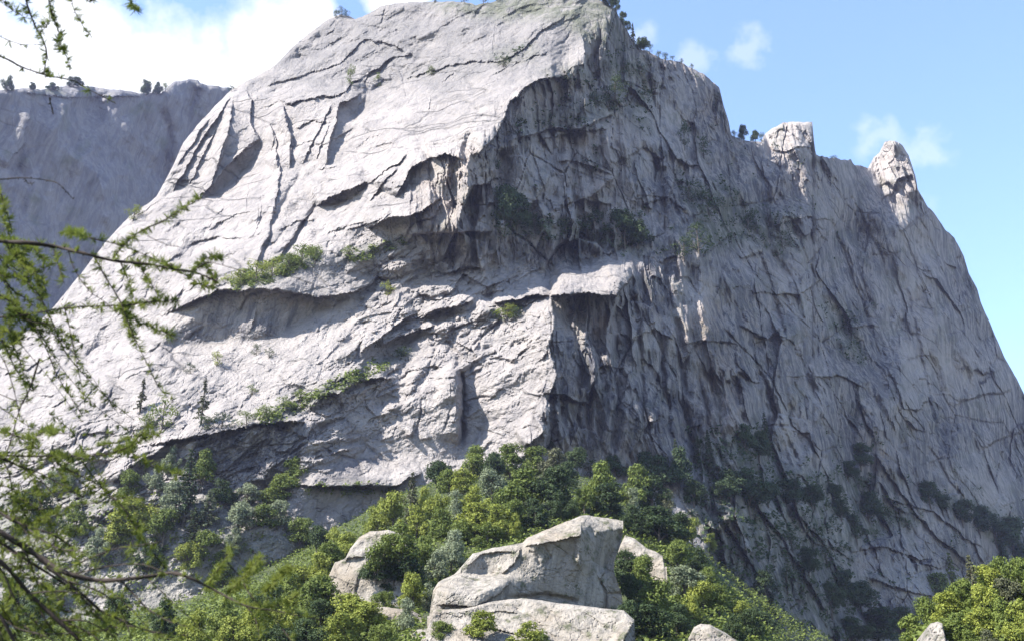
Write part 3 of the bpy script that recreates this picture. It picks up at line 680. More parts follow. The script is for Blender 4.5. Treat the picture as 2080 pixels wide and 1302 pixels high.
    pin = np.maximum(R.poly([(1540, 300), (1560, 240), (1660, 230), (1660, 320), (1600, 330)], 6), R.poly([(1750, 360), (1800, 270), (1870, 300), (1880, 400), (1800, 400)], 6))
    wea_shade = wea_shade * (1 - pin); streak = streak * (1 - .8 * pin); R.moss = moss
    o = R.mesh('mountain', 760, 1415, rock_material('granite'), (('weather_shade', wea_shade), ('warm', warm), ('streak', streak), ('moss', moss)))
    tag(o, kind='structure')
    return R


def build_far_cliff():
    R = Relief(-330, 620, 120, 860, 211)
    X, Y = R.X, R.Y
    R.az += 44; R.el += 6
    R.face([(-330, 150), (80, 180), (60, 260), (20, 330), (-330, 360)], 36, -2, 10)
    R.face([(330, 170), (470, 170), (400, 260), (370, 230)], 36, 16, 6)
    R.face([(195, 200), (222, 190), (226, 200), (200, 214)], -20, 34, 1)
    R.step([(10, 345), (50, 290), (62, 220)], 18, 60); R.step([(40, 190), (140, 200), (300, 195)], 8, 30)
    R.groove([(325, 210), (345, 280), (330, 420)], 14, 9)
    wx = X + 8 * fbm(X / 90, Y / 90, 15, 3); wy = Y + 8 * fbm(X / 90, Y / 90, 16, 3)
    for w, h, sd_, aa, ee in ((90, 200, 601, 26, 18), (36, 100, 611, 30, 22), (15, 36, 621, 28, 22), (7, 15, 631, 22, 20)):
        A, B, E = cells((wx + .15 * wy) / w, wy / h, sd_); R.daz += aa * A; R.del_ += ee * B
    SK = [(-340, 190), (-100, 186), (0, 184), (60, 180), (110, 182), (140, 174), (170, 174), (230, 182), (262, 186), (300, 190), (325, 190), (340, 178), (355, 166), (385, 163), (402, 164), (408, 172), (440, 175), (470, 179), (520, 200), (620, 230)]
    R.solve(skyline(SK, R.xs, 2.5, 8), (200, 300, 1500.0), 8, 8)
    one = np.ones_like(X)
    o = R.mesh('far_cliff', 300, 850, rock_material('far_granite', (.185, .173, .172), (.16, .15, .15), scale=.6, bump=.5), (('weather_shade', one * .3), ('warm', one * 0), ('streak', one * .6), ('moss', np.clip((fbm(wx / 50, wy / 50, 5, 3) - .3), 0, .5))))
    tag(o, kind='structure')
    return R


MT = build_mountain()
FC = build_far_cliff()

# ---------------------------------------------------------------- near ground
def tps(ctrl):
    p = np.array(ctrl, float); xy = p[:, :2]; z = p[:, 2]; n = len(p)
    def U(r2): return np.where(r2 > 0, .5 * r2 * np.log(np.maximum(r2, 1e-9)), 0)
    A = np.zeros((n + 3, n + 3))
    A[:n, :n] = U(((xy[:, None] - xy[None]) ** 2).sum(-1)) + np.eye(n) * 120.0
    A[:n, n] = 1; A[:n, n + 1:] = xy; A[n, :n] = 1; A[n + 1:, :n] = xy.T
    w = np.linalg.solve(A, np.concatenate([z, [0, 0, 0]]))
    def f(x, y):
        x = np.asarray(x, float); y = np.asarray(y, float); out = w[n] + w[n + 1] * x + w[n + 2] * y
        for i in range(n): out = out + w[i] * U((x - xy[i, 0]) ** 2 + (y - xy[i, 1]) ** 2)
        return out
    return f


HILL = [(700, 1320, 190), (850, 1310, 188), (1000, 1316, 186), (1150, 1316, 188), (1280, 1316, 192), (1420, 1320, 200), (1540, 1350, 220),
        (650, 1240, 235), (800, 1225, 240), (950, 1240, 226), (1100, 1250, 224), (1270, 1250, 226), (1400, 1215, 245), (1500, 1270, 250),
        (680, 1140, 300), (770, 1100, 300), (900, 1110, 290), (1050, 1070, 300), (1200, 1070, 300), (1330, 1095, 310), (1430, 1130, 320),
        (790, 1040, 370), (900, 1010, 375), (1000, 995, 380), (1100, 990, 385), (1200, 1010, 390), (1300, 1045, 395), (1390, 1090, 390),
        (870, 985, 425), (960, 960, 440), (1080, 955, 450), (1170, 965, 455), (1290, 1010, 450),
        (100, 1330, 190), (300, 1320, 192), (450, 1310, 190), (560, 1280, 205), (420, 1230, 300), (200, 1260, 300), (560, 1215, 330), (620, 1130, 400), (0, 1330, 300),
        (1600, 1400, 260), (1560, 1345, 380), (1640, 1480, 330), (1720, 1440, 200),
        (1840, 1320, 145), (1775, 1430, 145), (1740, 1500, 160), (1790, 1430, 185), (1700, 1500, 140), (1880, 1270, 158), (1930, 1225, 170), (2000, 1200, 180), (2080, 1190, 185), (2240, 1180, 185), (1960, 1320, 140), (2080, 1320, 138), (1900, 1330, 210), (2100, 1260, 240)]
ctrl = [tuple(at(*q)) for q in HILL]
ctrl += [(x, y, z) for x, y, z in ((0, 0, 0), (-60, 0, 0), (60, 0, 0), (0, 60, 3), (-60, 60, 3), (60, 60, 3), (-160, 40, 0), (160, 40, 2), (0, 110, 6), (-60, 110, 7), (60, 110, 6), (-190, 200, 20), (190, 200, 24), (0, -40, 0), (-90, -40, 0), (90, -40, 0))]
ground_z = tps(ctrl)


def grid_mesh(name, xs, ys, Z, mat):
    X, Y = np.meshgrid(xs, ys); V = np.stack([X, Y, Z], -1).reshape(-1, 3)
    idx = np.arange(X.size).reshape(X.shape)
    q = np.stack([idx[:-1, :-1], idx[:-1, 1:], idx[1:, 1:], idx[1:, :-1]], -1).reshape(-1, 4)
    me = bpy.data.meshes.new(name); me.from_pydata(V.tolist(), [], q.tolist()); me.update()
    me.polygons.foreach_set('use_smooth', np.ones(len(q), bool)); me.materials.append(mat)
    o = bpy.data.objects.new(name, me); C.collection.objects.link(o); return o


def soil_material():
    m, nt, b = mat_base('soil'); n = NB(nt); co_ = n.coord()
    a = n.noise(co_, .12, 6, .6); f_ = n.noise(co_, .9, 5, .65)
    col = n.mix(n.ramp(a, .4, .6), (.018, .028, .009), (.045, .056, .018))
    col = n.mix(n.ramp(f_, .52, .7), col, (.085, .078, .055))
    nt.links.new(col, b.inputs['Base Color']); n.bump(b, f_, .8, .6); return m


hx = np.arange(-170, 171, 2.5); hy = np.arange(-40, 452, 2.5)
HX, HY = np.meshgrid(hx, hy)
HZ = ground_z(HX, HY) + .7 * fbm(HX / 9, HY / 9, 301, 4)
HZ = np.where(np.hypot(HX, HY) < 12, HZ * .2, HZ)
tag(grid_mesh('hillside', hx, hy, HZ, soil_material()), kind='structure')
tag(grid_mesh('ground', np.linspace(-2400, 2400, 25), np.linspace(-2400, 2400, 25), np.full((25, 25), -9.0), soil_material()), kind='structure')


def ground_hit(px, py, near=120.0):
    """where the line of sight through a spot of the photo meets the hillside or the rock behind it"""
    dm = float(MT.depth(px, py))
    ds = np.linspace(near, min(dm, 470.0), 500); P = at(np.full(500, px), np.full(500, py), ds)
    hit = np.where((ground_z(P[:, 0], P[:, 1]) > P[:, 2]) & (np.abs(P[:, 0]) < 168))[0]
    if len(hit) and hit[0] > 0: d = ds[hit[0]]
    elif len(hit): d = ds[0]
    else: d = dm
    return at(px, py, d), d


# ---------------------------------------------------------------- boulders: each solved like the cliff, only smaller
ROCK = rock_material('boulder_granite', (.275, .242, .205), (.155, .135, .115), attrs=False, scale=4.0, bump=.8)


def boulder(name, outline, faces, anchor, label, seed, steps=(), grooves=(), thick=10, base=(-22, 40), bot=None, rough=1.0, group=None, lean=None):
    xs = [p[0] for p in outline]; ys = [p[1] for p in outline]
    R = Relief(min(xs) - 4, max(xs) + 4, min(ys) - 8, (bot or max(ys)) + 4, seed)
    R.S = 2.0
    R.WX = R.X + 1.6 * fbm(R.X / 16, R.Y / 16, seed, 3); R.WY = R.Y + 1.6 * fbm(R.X / 16, R.Y / 16, seed + 9, 3)
    R.az += base[0]; R.el += base[1]
    for q in faces: R.face(*q)
    for q in steps: R.step(*q)
    for q in grooves: R.groove(*q)
    for w, h, sd_, aa, ee in ((44, 34, 1, 9, 8), (17, 13, 11, 12, 10), (7, 5.5, 21, 12, 11)):
        A, B, E = cells(R.WX / w + .2 * R.WY / h, R.WY / h, seed + sd_); R.daz += aa * A * rough; R.del_ += ee * B * rough
        if w > 10: R.disp -= .3 * np.clip(1 - E / (2.4 / w), 0, 1) * (A > .45)
    R.disp += rough * .12 * fbm(R.X / 6, R.Y / 6, seed + 3, 3)
    R.solve(skyline(outline, R.xs, 1.0, seed), anchor, 7, 1.4)
    o = R.mesh(name, 130, (bot or max(ys)) + 2, ROCK, back=(.4, 1, 2, 4, thick * .7, thick), fall=.5, lean=lean)
    tag(o, label, 'boulder', group); o.name = name
    return R


def overhang(px, py):                                               # its right side leans out over its foot
    return -19 * sstep(1185, 1262, px) * np.exp(-((py - 1152) / 42.0) ** 2)


B1 = boulder('boulder', [(872, 1250), (880, 1198), (890, 1182), (922, 1166), (944, 1142), (960, 1124), (1000, 1112), (1062, 1102), (1070, 1092), (1130, 1066), (1180, 1047), (1192, 1045), (1266, 1057), (1268, 1250)],
    [([(1000, 1120), (1064, 1106), (1130, 1098), (1180, 1086), (1182, 1060), (1262, 1074), (1258, 1110), (1246, 1150), (1272, 1250), (960, 1250), (960, 1232), (1014, 1204), (1034, 1172), (1000, 1165), (948, 1160), (958, 1130)], 34, -6, 1),
     ([(1180, 1062), (1200, 1064), (1264, 1076), (1248, 1150), (1236, 1180), (1180, 1250), (1184, 1120)], 44, -3, 1),
     ([(1066, 1096), (1120, 1070), (1150, 1054), (1178, 1060), (1180, 1086), (1130, 1097), (1080, 1108)], -40, 50, 1),
     ([(1180, 1050), (1192, 1044), (1268, 1056), (1264, 1073), (1215, 1078), (1190, 1064)], -14, 46, 1),
     ([(1182, 1070), (1206, 1072), (1196, 1120), (1186, 1150)], 66, -6, 2),
     ([(1148, 1130), (1176, 1110), (1178, 1150), (1138, 1168)], -30, 16, 2),
     ([(1225, 1178), (1248, 1160), (1262, 1182), (1272, 1250), (1232, 1250)], 22, 4, 1),
     ([(956, 1128), (1010, 1116), (1050, 1120), (1040, 1150), (1000, 1164), (948, 1162)], 26, 0, 4),
     ([(1040, 1115), (1062, 1108), (1082, 1120), (1060, 1150), (1030, 1172), (1012, 1166)], 50, -4, 3),
     ([(886, 1200), (966, 1210), (1026, 1184), (1036, 1174), (1014, 1206), (966, 1232), (890, 1226)], 30, -14, 1),
     ([(872, 1215), (886, 1180), (894, 1200), (896, 1228), (880, 1250)], -52, 16, 1),
     ([(936, 1164), (1034, 1166), (1028, 1182), (966, 1208), (890, 1199), (886, 1182), (912, 1168)], -30, 62, 1)],
    (1080, 1150, 214.0), 'big overhanging grey boulder with pale sunlit top among the trees at lower centre', 401,
    steps=[([(886, 1226), (966, 1232), (1014, 1206), (1038, 1180)], 2.6, 46), ([(1066, 1110), (1130, 1098), (1180, 1087)], 1.3, 26), ([(948, 1150), (975, 1128), (1010, 1119), (1050, 1122)], .9, 16), ([(1020, 1166), (1046, 1140), (1060, 1112)], 1.0, 22), ([(1224, 1176), (1248, 1160)], .8, 14), ([(1178, 1150), (1182, 1064)], .9, 22)],
    grooves=[([(1226, 1176), (1234, 1206), (1230, 1245)], 1.0, 3), ([(1236, 1206), (1268, 1204)], .6, 2.5), ([(1030, 1214), (1110, 1208), (1180, 1222)], 1.4, 5), ([(1100, 1100), (1118, 1130), (1108, 1150)], .5, 2.5), ([(1075, 1118), (1090, 1130), (1096, 1150)], .5, 2.5), ([(1140, 1072), (1172, 1074)], .4, 2.5)], bot=1252, rough=.75, lean=overhang)
B2 = boulder('rock_slab', [(860, 1300), (880, 1238), (930, 1236), (990, 1222), (1060, 1214), (1140, 1224), (1268, 1240), (1288, 1258), (1292, 1330)],
    [([(1266, 1290), (1288, 1262), (1300, 1340), (1262, 1340)], 50, 0, 1), ([(880, 1244), (960, 1240), (1010, 1222), (1030, 1226), (960, 1252), (880, 1258)], 10, 4, 2)],
    (1120, 1288, 189.0), 'pale sloping rock slab spread out under the big overhanging boulder', 431,
    grooves=[([(1040, 1230), (1090, 1262), (1130, 1300)], .6, 3), ([(1100, 1230), (1160, 1270), (1200, 1300)], .5, 3), ([(1180, 1240), (1240, 1280)], .5, 3)],
    steps=[([(1262, 1338), (1268, 1296), (1288, 1262)], 1.5, 30), ([(900, 1290), (980, 1270), (1060, 1290)], .8, 20), ([(960, 1256), (1010, 1240), (1060, 1246)], .6, 16)], base=(-14, 46), bot=1330, thick=5)
B3 = boulder('boulder', [(664, 1240), (668, 1170), (680, 1142), (702, 1132), (712, 1112), (730, 1090), (752, 1078), (790, 1076), (818, 1084), (826, 1100), (828, 1240)],
    [([(690, 1132), (712, 1128), (740, 1132), (736, 1140), (700, 1142)], 10, -20, 1), ([(722, 1170), (748, 1150), (760, 1200), (730, 1205)], 24, 0, 2), ([(760, 1170), (820, 1170), (826, 1230), (770, 1220)], 14, 10, 3)],
    (730, 1150, 243.0), 'rounded pale boulder with a split, standing left of the big overhanging boulder', 461,
    steps=[([(690, 1136), (712, 1132), (742, 1130)], .8, 22)], grooves=[([(745, 1140), (728, 1180), (722, 1210)], .7, 3)], base=(-20, 24), bot=1240)
B4 = boulder('rock', [(1250, 1150), (1258, 1110), (1270, 1086), (1290, 1094), (1312, 1112), (1330, 1118), (1346, 1128), (1350, 1150)],
    [([(1258, 1116), (1270, 1110), (1330, 1128), (1346, 1150), (1258, 1150)], 22, 2, 1)], (1300, 1130, 268.0), 'small pale rock leaning behind the right edge of the big overhanging boulder', 481, bot=1152, thick=5, base=(-24, 46))
boulder('rock', [(676, 1240), (684, 1218), (720, 1212), (752, 1216), (762, 1228), (764, 1242)], [([(700, 1226), (764, 1224), (764, 1242), (700, 1242)], 20, -16, 1)], (710, 1225, 226.0), 'flat pale rock with dark underside just below the rounded pale boulder', 501, bot=1244, thick=4)
boulder('rock', [(720, 1262), (740, 1240), (770, 1232), (830, 1236), (856, 1250), (860, 1266)], [([(780, 1246), (856, 1248), (858, 1266), (770, 1266)], 14, 4, 2)], (790, 1248, 216.0), 'low pale rock between silvery shrubs below the rounded pale boulder', 521, bot=1268, thick=4)
boulder('rock', [(790, 1330), (800, 1300), (830, 1280), (900, 1272), (960, 1282), (980, 1300), (984, 1330)], [], (880, 1300, 192.0), 'pale broken rock at the bottom edge below the silvery shrubs', 541, bot=1330, thick=4)
boulder('rock', [(1384, 1330), (1398, 1296), (1410, 1272), (1424, 1266), (1442, 1268), (1470, 1282), (1500, 1304), (1516, 1330)], [([(1440, 1272), (1470, 1286), (1510, 1330), (1440, 1330)], 20, 16, 2)], (1430, 1290, 205.0), 'pale rock at the bottom edge right of the shaded trees', 561, bot=1330, thick=5)
boulder('rock', [(1876, 1300), (1882, 1276), (1890, 1266), (1904, 1262), (1914, 1266), (1922, 1300)], [], (1897, 1275, 140.0), 'small cream coloured rock showing among the trees at lower right', 581, bot=1300, thick=3)


# ---------------------------------------------------------------- trees
def mesh_obj(name, V, F, mat, attr=None, smooth=False):
    me = bpy.data.meshes.new(name); V = np.asarray(V, np.float32); F = np.asarray(F, np.int32)
    me.vertices.add(len(V)); me.vertices.foreach_set('co', V.reshape(-1))
    k = F.shape[1]; me.loops.add(F.size); me.loops.foreach_set('vertex_index', F.reshape(-1))
    me.polygons.add(len(F)); me.polygons.foreach_set('loop_start', np.arange(0, F.size, k, dtype=np.int32))
    me.polygons.foreach_set('use_smooth', np.full(len(F), smooth))
    if attr is not None:
        a = me.attributes.new('tone', 'FLOAT', 'POINT'); a.data.foreach_set('value', np.asarray(attr, np.float32))
    me.update(calc_edges=True); me.materials.append(mat)
    return me


def leaf_material(name, c1, c2, trans=.3):
    m, nt, b = mat_base(name); n = NB(nt)
    oi = nt.nodes.new('ShaderNodeObjectInfo')
    f_ = n.math('ADD', n.math('MULTIPLY', n.attr('tone'), .75), n.math('MULTIPLY', oi.outputs['Random'], .3), True)
    col = n.mix(f_, c1, c2)
    nt.links.new(col, b.inputs['Base Color']); b.inputs['Roughness'].default_value = .7
    t = nt.nodes.new('ShaderNodeBsdfTranslucent'); nt.links.new(col, t.inputs['Color'])
    mx = nt.nodes.new('ShaderNodeMixShader'); mx.inputs[0].default_value = trans
    nt.links.new(b.outputs[0], mx.inputs[1]); nt.links.new(t.outputs[0], mx.inputs[2])
    nt.links.new(mx.outputs[0], nt.nodes['Material Output'].inputs['Surface'])
    return m


def bark_material(name, c):
    m, nt, b = mat_base(name); n = NB(nt); co_ = n.coord((1, 1, .25))
    f_ = n.noise(co_, 30, 5, .65)
    nt.links.new(n.mix(f_, tuple(x * .5 for x in c), c), b.inputs['Base Color']); n.bump(b, f_, .7, .01); return m


LEAF = {'b': leaf_material('leaf_mid_green', (.050, .074, .014), (.165, .195, .040)),
        'y': leaf_material('leaf_yellow_green', (.090, .115, .018), (.27, .285, .050)),
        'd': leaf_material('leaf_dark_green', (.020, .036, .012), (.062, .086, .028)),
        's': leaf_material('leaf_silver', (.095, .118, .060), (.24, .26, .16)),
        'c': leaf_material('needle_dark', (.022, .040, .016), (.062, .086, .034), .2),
        'n': leaf_material('needle_brown', (.045, .050, .025), (.11, .11, .055), .15)}
BARK = bark_material('bark', (.11, .09, .07))


def tube(V, F, pts, radii, sides=6):
    pts = [Vector(p) for p in pts]; base = len(V); up = Vector((.31, .17, .93))
    for i, p in enumerate(pts):
        d = (pts[min(i + 1, len(pts) - 1)] - pts[max(i - 1, 0)]).normalized()
        a = d.cross(up)
        if a.length < .05: a = d.cross(Vector((1, 0, 0)))
        a.normalize(); c = d.cross(a)
        for k in range(sides):
            t = 2 * math.pi * k / sides; V.append(tuple(p + (a * math.cos(t) + c * math.sin(t)) * radii[i]))
    for i in range(len(pts) - 1):
        for k in range(sides):
            k2 = (k + 1) % sides
            F.append((base + i * sides + k, base + i * sides + k2, base + (i + 1) * sides + k2, base + (i + 1) * sides + k))


def cards(P, N, size, rng, aspect=1.0):
    """one bent leaf spray per point: two quads folded along the middle"""
    n = len(P)
    a = rng.normal(size=(n, 3)); N = N + rng.normal(size=(n, 3)) * .55; N /= np.linalg.norm(N, axis=1)[:, None]
    a -= (a * N).sum(1)[:, None] * N; a /= np.linalg.norm(a, axis=1)[:, None]; b = np.cross(N, a)
    s = (size * rng.uniform(.6, 1.35, n))[:, None]; fold = N * s * rng.uniform(.1, .5, n)[:, None]
    v = np.stack([P - a * s - b * s * .45 * aspect - fold, P - a * s * .2 - b * s * .2, P + a * s * .9 - b * s * .7 * aspect - fold * .6,
                  P + a * s * 1.1 + b * s * .35 * aspect - fold, P + a * s * .1 + b * s * .95 * aspect, P - a * s * .9 + b * s * .6 * aspect - fold * .5], 1)
    i = np.arange(n)[:, None] * 6
    F = np.concatenate([i + np.array([[0, 1, 4, 5]]), i + np.array([[1, 2, 3, 4]])], 0)
    return v.reshape(-1, 3), F


def make_broadleaf(seed, nleaf=1500, wide=.5, low=.16, ragged=1.0):
    rng = np.random.default_rng(seed); V = []; F = []
    lobes = []
    for k in range(rng.integers(15, 21)):
        z = rng.uniform(low + .08, .88); r = wide * (1.05 - abs(z - .42) * 1.25) * rng.uniform(.25, .85); t = rng.uniform(0, 2 * math.pi)
        lobes.append((np.array([r * math.cos(t), r * math.sin(t), z]), rng.uniform(.10, .19) * (.6 + wide)))
    lobes.append((np.array([0, 0, .86]), .13)); lobes.append((np.array([rng.uniform(-.1, .1), 0, .55]), .22))
    tube(V, F, [(0, 0, -.12), (.01, 0, .12), (.02 * rng.normal(), .02, .45), (.0, .03 * rng.normal(), .8)], [.032, .026, .016, .005])
    for c, r in lobes[:8]:
        z0 = max(.1, c[2] - .28); tube(V, F, [(0, 0, z0), tuple(c * np.array([.5, .5, 1]) + np.array([0, 0, (z0 - c[2]) * .35])), tuple(c)], [.012, .008, .003], 4)
    P = []; N = []
    wgt = np.array([r ** 2 for c, r in lobes]); cnt = (nleaf * wgt / wgt.sum()).astype(int)
    for (c, r), m in zip(lobes, cnt):
        d = rng.normal(size=(m, 3)); d /= np.linalg.norm(d, axis=1)[:, None]; d[:, 2] = np.where(d[:, 2] < -.75, -d[:, 2], d[:, 2])
        rr = r * (1 - .55 * rng.random(m) ** 2.2) * (1 + .25 * ragged * rng.normal(size=m) * .6)
        # gaps: drop leaves in some directions
        g = np.sin(d[:, 0] * 7 + c[0] * 40) + np.sin(d[:, 1] * 8 + c[1] * 30) + np.sin(d[:, 2] * 7 + c[2] * 20)
        k = g > -1.0
        P.append((c + d * rr[:, None] * np.array([1, 1, .85]))[k]); N.append((d + np.array([0, 0, .4]))[k])
    P = np.concatenate(P); N = np.concatenate(N)
    v, f = cards(P, N, .022 * np.ones(len(P)) * (.7 + wide * .6), rng)
    tone = np.repeat(np.clip(.45 + .28 * rng.normal(size=len(P)), 0, 1), 6)
    return (V, F), (v, f, tone)


def make_conifer(seed, tiers=15, width=.24, sparse=0.0, bare=.08):
    rng = np.random.default_rng(seed); V = []; F = []; P = []; N = []
    tube(V, F, [(0, 0, -.1), (0, 0, .3), (.005, 0, .7), (0, 0, 1.0)], [.022, .017, .009, .002])
    for k in range(tiers):
        z = bare + (1 - bare) * (k / tiers) ** .95; L = width * (1 - z) ** .8 * rng.uniform(.75, 1.15) + .012
        nb = rng.integers(4, 7)
        for j in range(nb):
            if rng.random() < sparse: continue
            t = 2 * math.pi * (j + rng.random() * .8) / nb; d = np.array([math.cos(t), math.sin(t), 0]); l = L * rng.uniform(.65, 1.15)
            end = d * l + np.array([0, 0, z - .3 * l]); tube(V, F, [(0, 0, z), tuple(d * l * .5 + np.array([0, 0, z - .05 * l])), tuple(end)], [.005, .004, .0015], 3)
            m = max(5, int(34 * l / width))
            s = rng.random(m) ** .8; q = d * (l * s)[:, None] + np.array([0, 0, 1.0]) * (z - .3 * l * s * s)[:, None]
            side = np.array([-d[1], d[0], 0]); q = q + side * (rng.normal(size=m) * .22 * l * (1.1 - s))[:, None] + np.array([0, 0, 1]) * (rng.normal(size=m) * .012 - .008)[:, None]
            P.append(q); N.append(np.tile(np.array([0, 0, 1.0]), (m, 1)) + d * .4)
    P = np.concatenate(P); N = np.concatenate(N)
    v, f = cards(P, N, .021 * np.ones(len(P)), rng, .6)
    return (V, F), (v, f, np.repeat(np.clip(.45 + .25 * rng.normal(size=len(P)), 0, 1), 6))


PROTO = {}
def proto(shape, key):
    if (shape, key) not in PROTO:
        k, i = shape
        if k == 'broad': tr, cr = make_broadleaf(500 + i, 5200, .50, .14)
        elif k == 'bush': tr, cr = make_broadleaf(520 + i, 5200, .62, .0)
        elif k == 'slim': tr, cr = make_broadleaf(540 + i, 2400, .34, .12)
        elif k == 'tiny': tr, cr = make_broadleaf(560 + i, 800, .55, .0)
        elif k == 'pine': tr, cr = make_conifer(580 + i, 15, .25)
        else: tr, cr = make_conifer(600 + i, 16, .15, .45, .15)
        PROTO[(shape, key)] = (mesh_obj('trunk', tr[0], tr[1], BARK, None, True), mesh_obj('crown', cr[0], cr[1], LEAF[key], cr[2]))
    return PROTO[(shape, key)]


TREES = []
trng = random.Random(77)
def plant(px, base, w, h, key, shape, hit=None, group=None, where=None):
    """one tree: an empty at its foot, with trunk and crown"""
    P, d = hit if hit is not None else ground_hit(px, base)
    cos = math.cos(math.atan2(P[2] - CAM[2], math.hypot(P[0], P[1])))
    H = h * d / FPX / max(cos, .5) * 1.02; Wd = w * d / FPX
    nvar = {'broad': 5, 'bush': 4, 'slim': 2, 'tiny': 3, 'pine': 3, 'bare': 2}[shape]
    tm, cm = proto((shape, trng.randrange(nvar)), key)
    nat = {'broad': 1.05, 'bush': 1.25, 'slim': .75, 'tiny': 1.15, 'pine': .5, 'bare': .3}[shape]
    name = {'broad': 'broadleaf_tree', 'bush': 'shrub', 'slim': 'slender_tree', 'tiny': 'shrub', 'pine': 'conifer_tree', 'bare': 'conifer_tree'}[shape]
    e = bpy.data.objects.new(name, None); C.collection.objects.link(e); e.empty_display_size = .5
    e.location = P; e.rotation_euler = (0, 0, trng.uniform(0, 6.28)); s = 1.22 * Wd / nat; H *= 1.15; e.scale = (s, s, H)
    for nm, me in (('trunk', tm), ('crown', cm)):
        o = bpy.data.objects.new(nm, me); C.collection.objects.link(o); o.parent = e
    TREES.append(dict(o=e, px=px, py=base - h / 2, w=w, h=h, key=key, shape=shape, group=group, where=where))
    return e


def many(spec, group, where=None, near=120.0):
    for px, top, base, w, key, shape, *d in spec:
        plant(px, base, w, base - top, key, shape, hit=(at(px, base, d[0]), d[0]) if d else ground_hit(px, base, near), group=group, where=where)


many([(960, 912, 976, 62, 'b', 'broad'), (886, 942, 1000, 64, 'd', 'broad'), (912, 960, 1012, 58, 'b', 'broad'), (1035, 912, 972, 66, 'b', 'broad'), (1000, 925, 985, 50, 'd', 'broad'), (1085, 918, 975, 62, 'b', 'broad'), (1124, 922, 984, 60, 'n', 'broad'), (1150, 945, 1000, 50, 'd', 'broad'),
      (1000, 962, 1026, 62, 's', 'broad'), (1056, 965, 1040, 96, 'b', 'broad'), (1120, 960, 1040, 84, 'd', 'broad'), (943, 960, 1010, 56, 'y', 'broad'), (962, 998, 1050, 66, 'y', 'bush'), (926, 1004, 1062, 34, 's', 'slim'), (888, 1010, 1066, 54, 'y', 'bush'), (858, 1000, 1062, 52, 'y', 'bush'),
      (835, 972, 1072, 46, 'n', 'pine'), (798, 1010, 1078, 66, 'y', 'broad'), (766, 1036, 1090, 56, 'y', 'bush'), (846, 1036, 1092, 62, 'y', 'bush'), (902, 1042, 1096, 66, 'b', 'bush'), (966, 1032, 1092, 76, 'y', 'broad'), (1010, 1036, 1096, 66, 'y', 'broad'), (1040, 1024, 1082, 60, 'b', 'broad'), (1086, 1020, 1072, 66, 'd', 'bush'),
      (990, 1066, 1112, 70, 'b', 'bush'), (1042, 1052, 1096, 40, 'y', 'bush'), (940, 1060, 1106, 56, 'b', 'bush'), (1140, 1010, 1056, 60, 'd', 'bush'), (1187, 996, 1046, 44, 'b', 'broad'), (1160, 1020, 1056, 40, 'd', 'bush')],
     'trees on the slope between the cliff foot and the big boulder')
many([(1221, 950, 1036, 62, 'b', 'broad'), (1240, 992, 1050, 74, 'd', 'broad'), (1296, 956, 1036, 62, 'b', 'broad'), (1326, 974, 1050, 74, 'd', 'broad'), (1289, 1000, 1062, 34, 's', 'slim'), (1353, 1004, 1060, 44, 'n', 'broad'), (1292, 1036, 1086, 62, 'd', 'bush'), (1340, 1036, 1106, 94, 'd', 'broad'), (1380, 1050, 1110, 60, 'd', 'broad'),
      (1407, 1060, 1112, 46, 'y', 'broad'), (1441, 1088, 1122, 34, 'y', 'bush'), (1376, 1104, 1160, 56, 'b', 'broad'), (1420, 1120, 1170, 40, 'd', 'broad'), (1272, 1128, 1190, 60, 'd', 'broad'), (1304, 1138, 1204, 62, 'b', 'broad'), (1279, 1174, 1240, 64, 'd', 'broad'), (1338, 1190, 1266, 82, 'b', 'broad'), (1392, 1158, 1222, 80, 's', 'broad'),
      (1438, 1160, 1216, 46, 'b', 'broad'), (1430, 1190, 1244, 62, 'y', 'broad'), (1462, 1196, 1256, 50, 'b', 'broad'), (1326, 1240, 1306, 92, 'd', 'broad'), (1508, 1226, 1272, 42, 'y', 'broad'), (1528, 1244, 1300, 50, 'd', 'broad'), (1407, 1216, 1262, 44, 'y', 'bush'), (1490, 1260, 1310, 60, 'd', 'bush'), (1376, 1236, 1300, 60, 'd', 'broad'), (1276, 1230, 1300, 54, 'd', 'broad')],
     'trees right of the big boulder')
many([(818, 1076, 1140, 84, 'b', 'bush', 237), (778, 1094, 1160, 86, 'b', 'bush', 237), (764, 1130, 1180, 70, 'd', 'bush', 237), (820, 1118, 1180, 86, 'd', 'bush', 237), (855, 1096, 1160, 60, 'b', 'bush'), (800, 1160, 1200, 60, 'd', 'bush', 237), (916, 1088, 1168, 60, 's', 'broad'), (882, 1128, 1182, 60, 's', 'bush'), (806, 1178, 1214, 46, 's', 'bush'), (838, 1174, 1246, 56, 'y', 'broad'), (828, 1226, 1290, 44, 's', 'broad'),
      (866, 1190, 1236, 44, 's', 'bush'), (780, 1206, 1246, 50, 'b', 'bush'), (912, 1252, 1284, 44, 's', 'bush'), (893, 1266, 1300, 50, 'b', 'bush'), (980, 1250, 1306, 66, 'y', 'broad'), (1068, 1272, 1318, 86, 'y', 'bush'), (1110, 1296, 1330, 50, 'b', 'bush')],
     'bushes around the rounded boulder and rock slab')
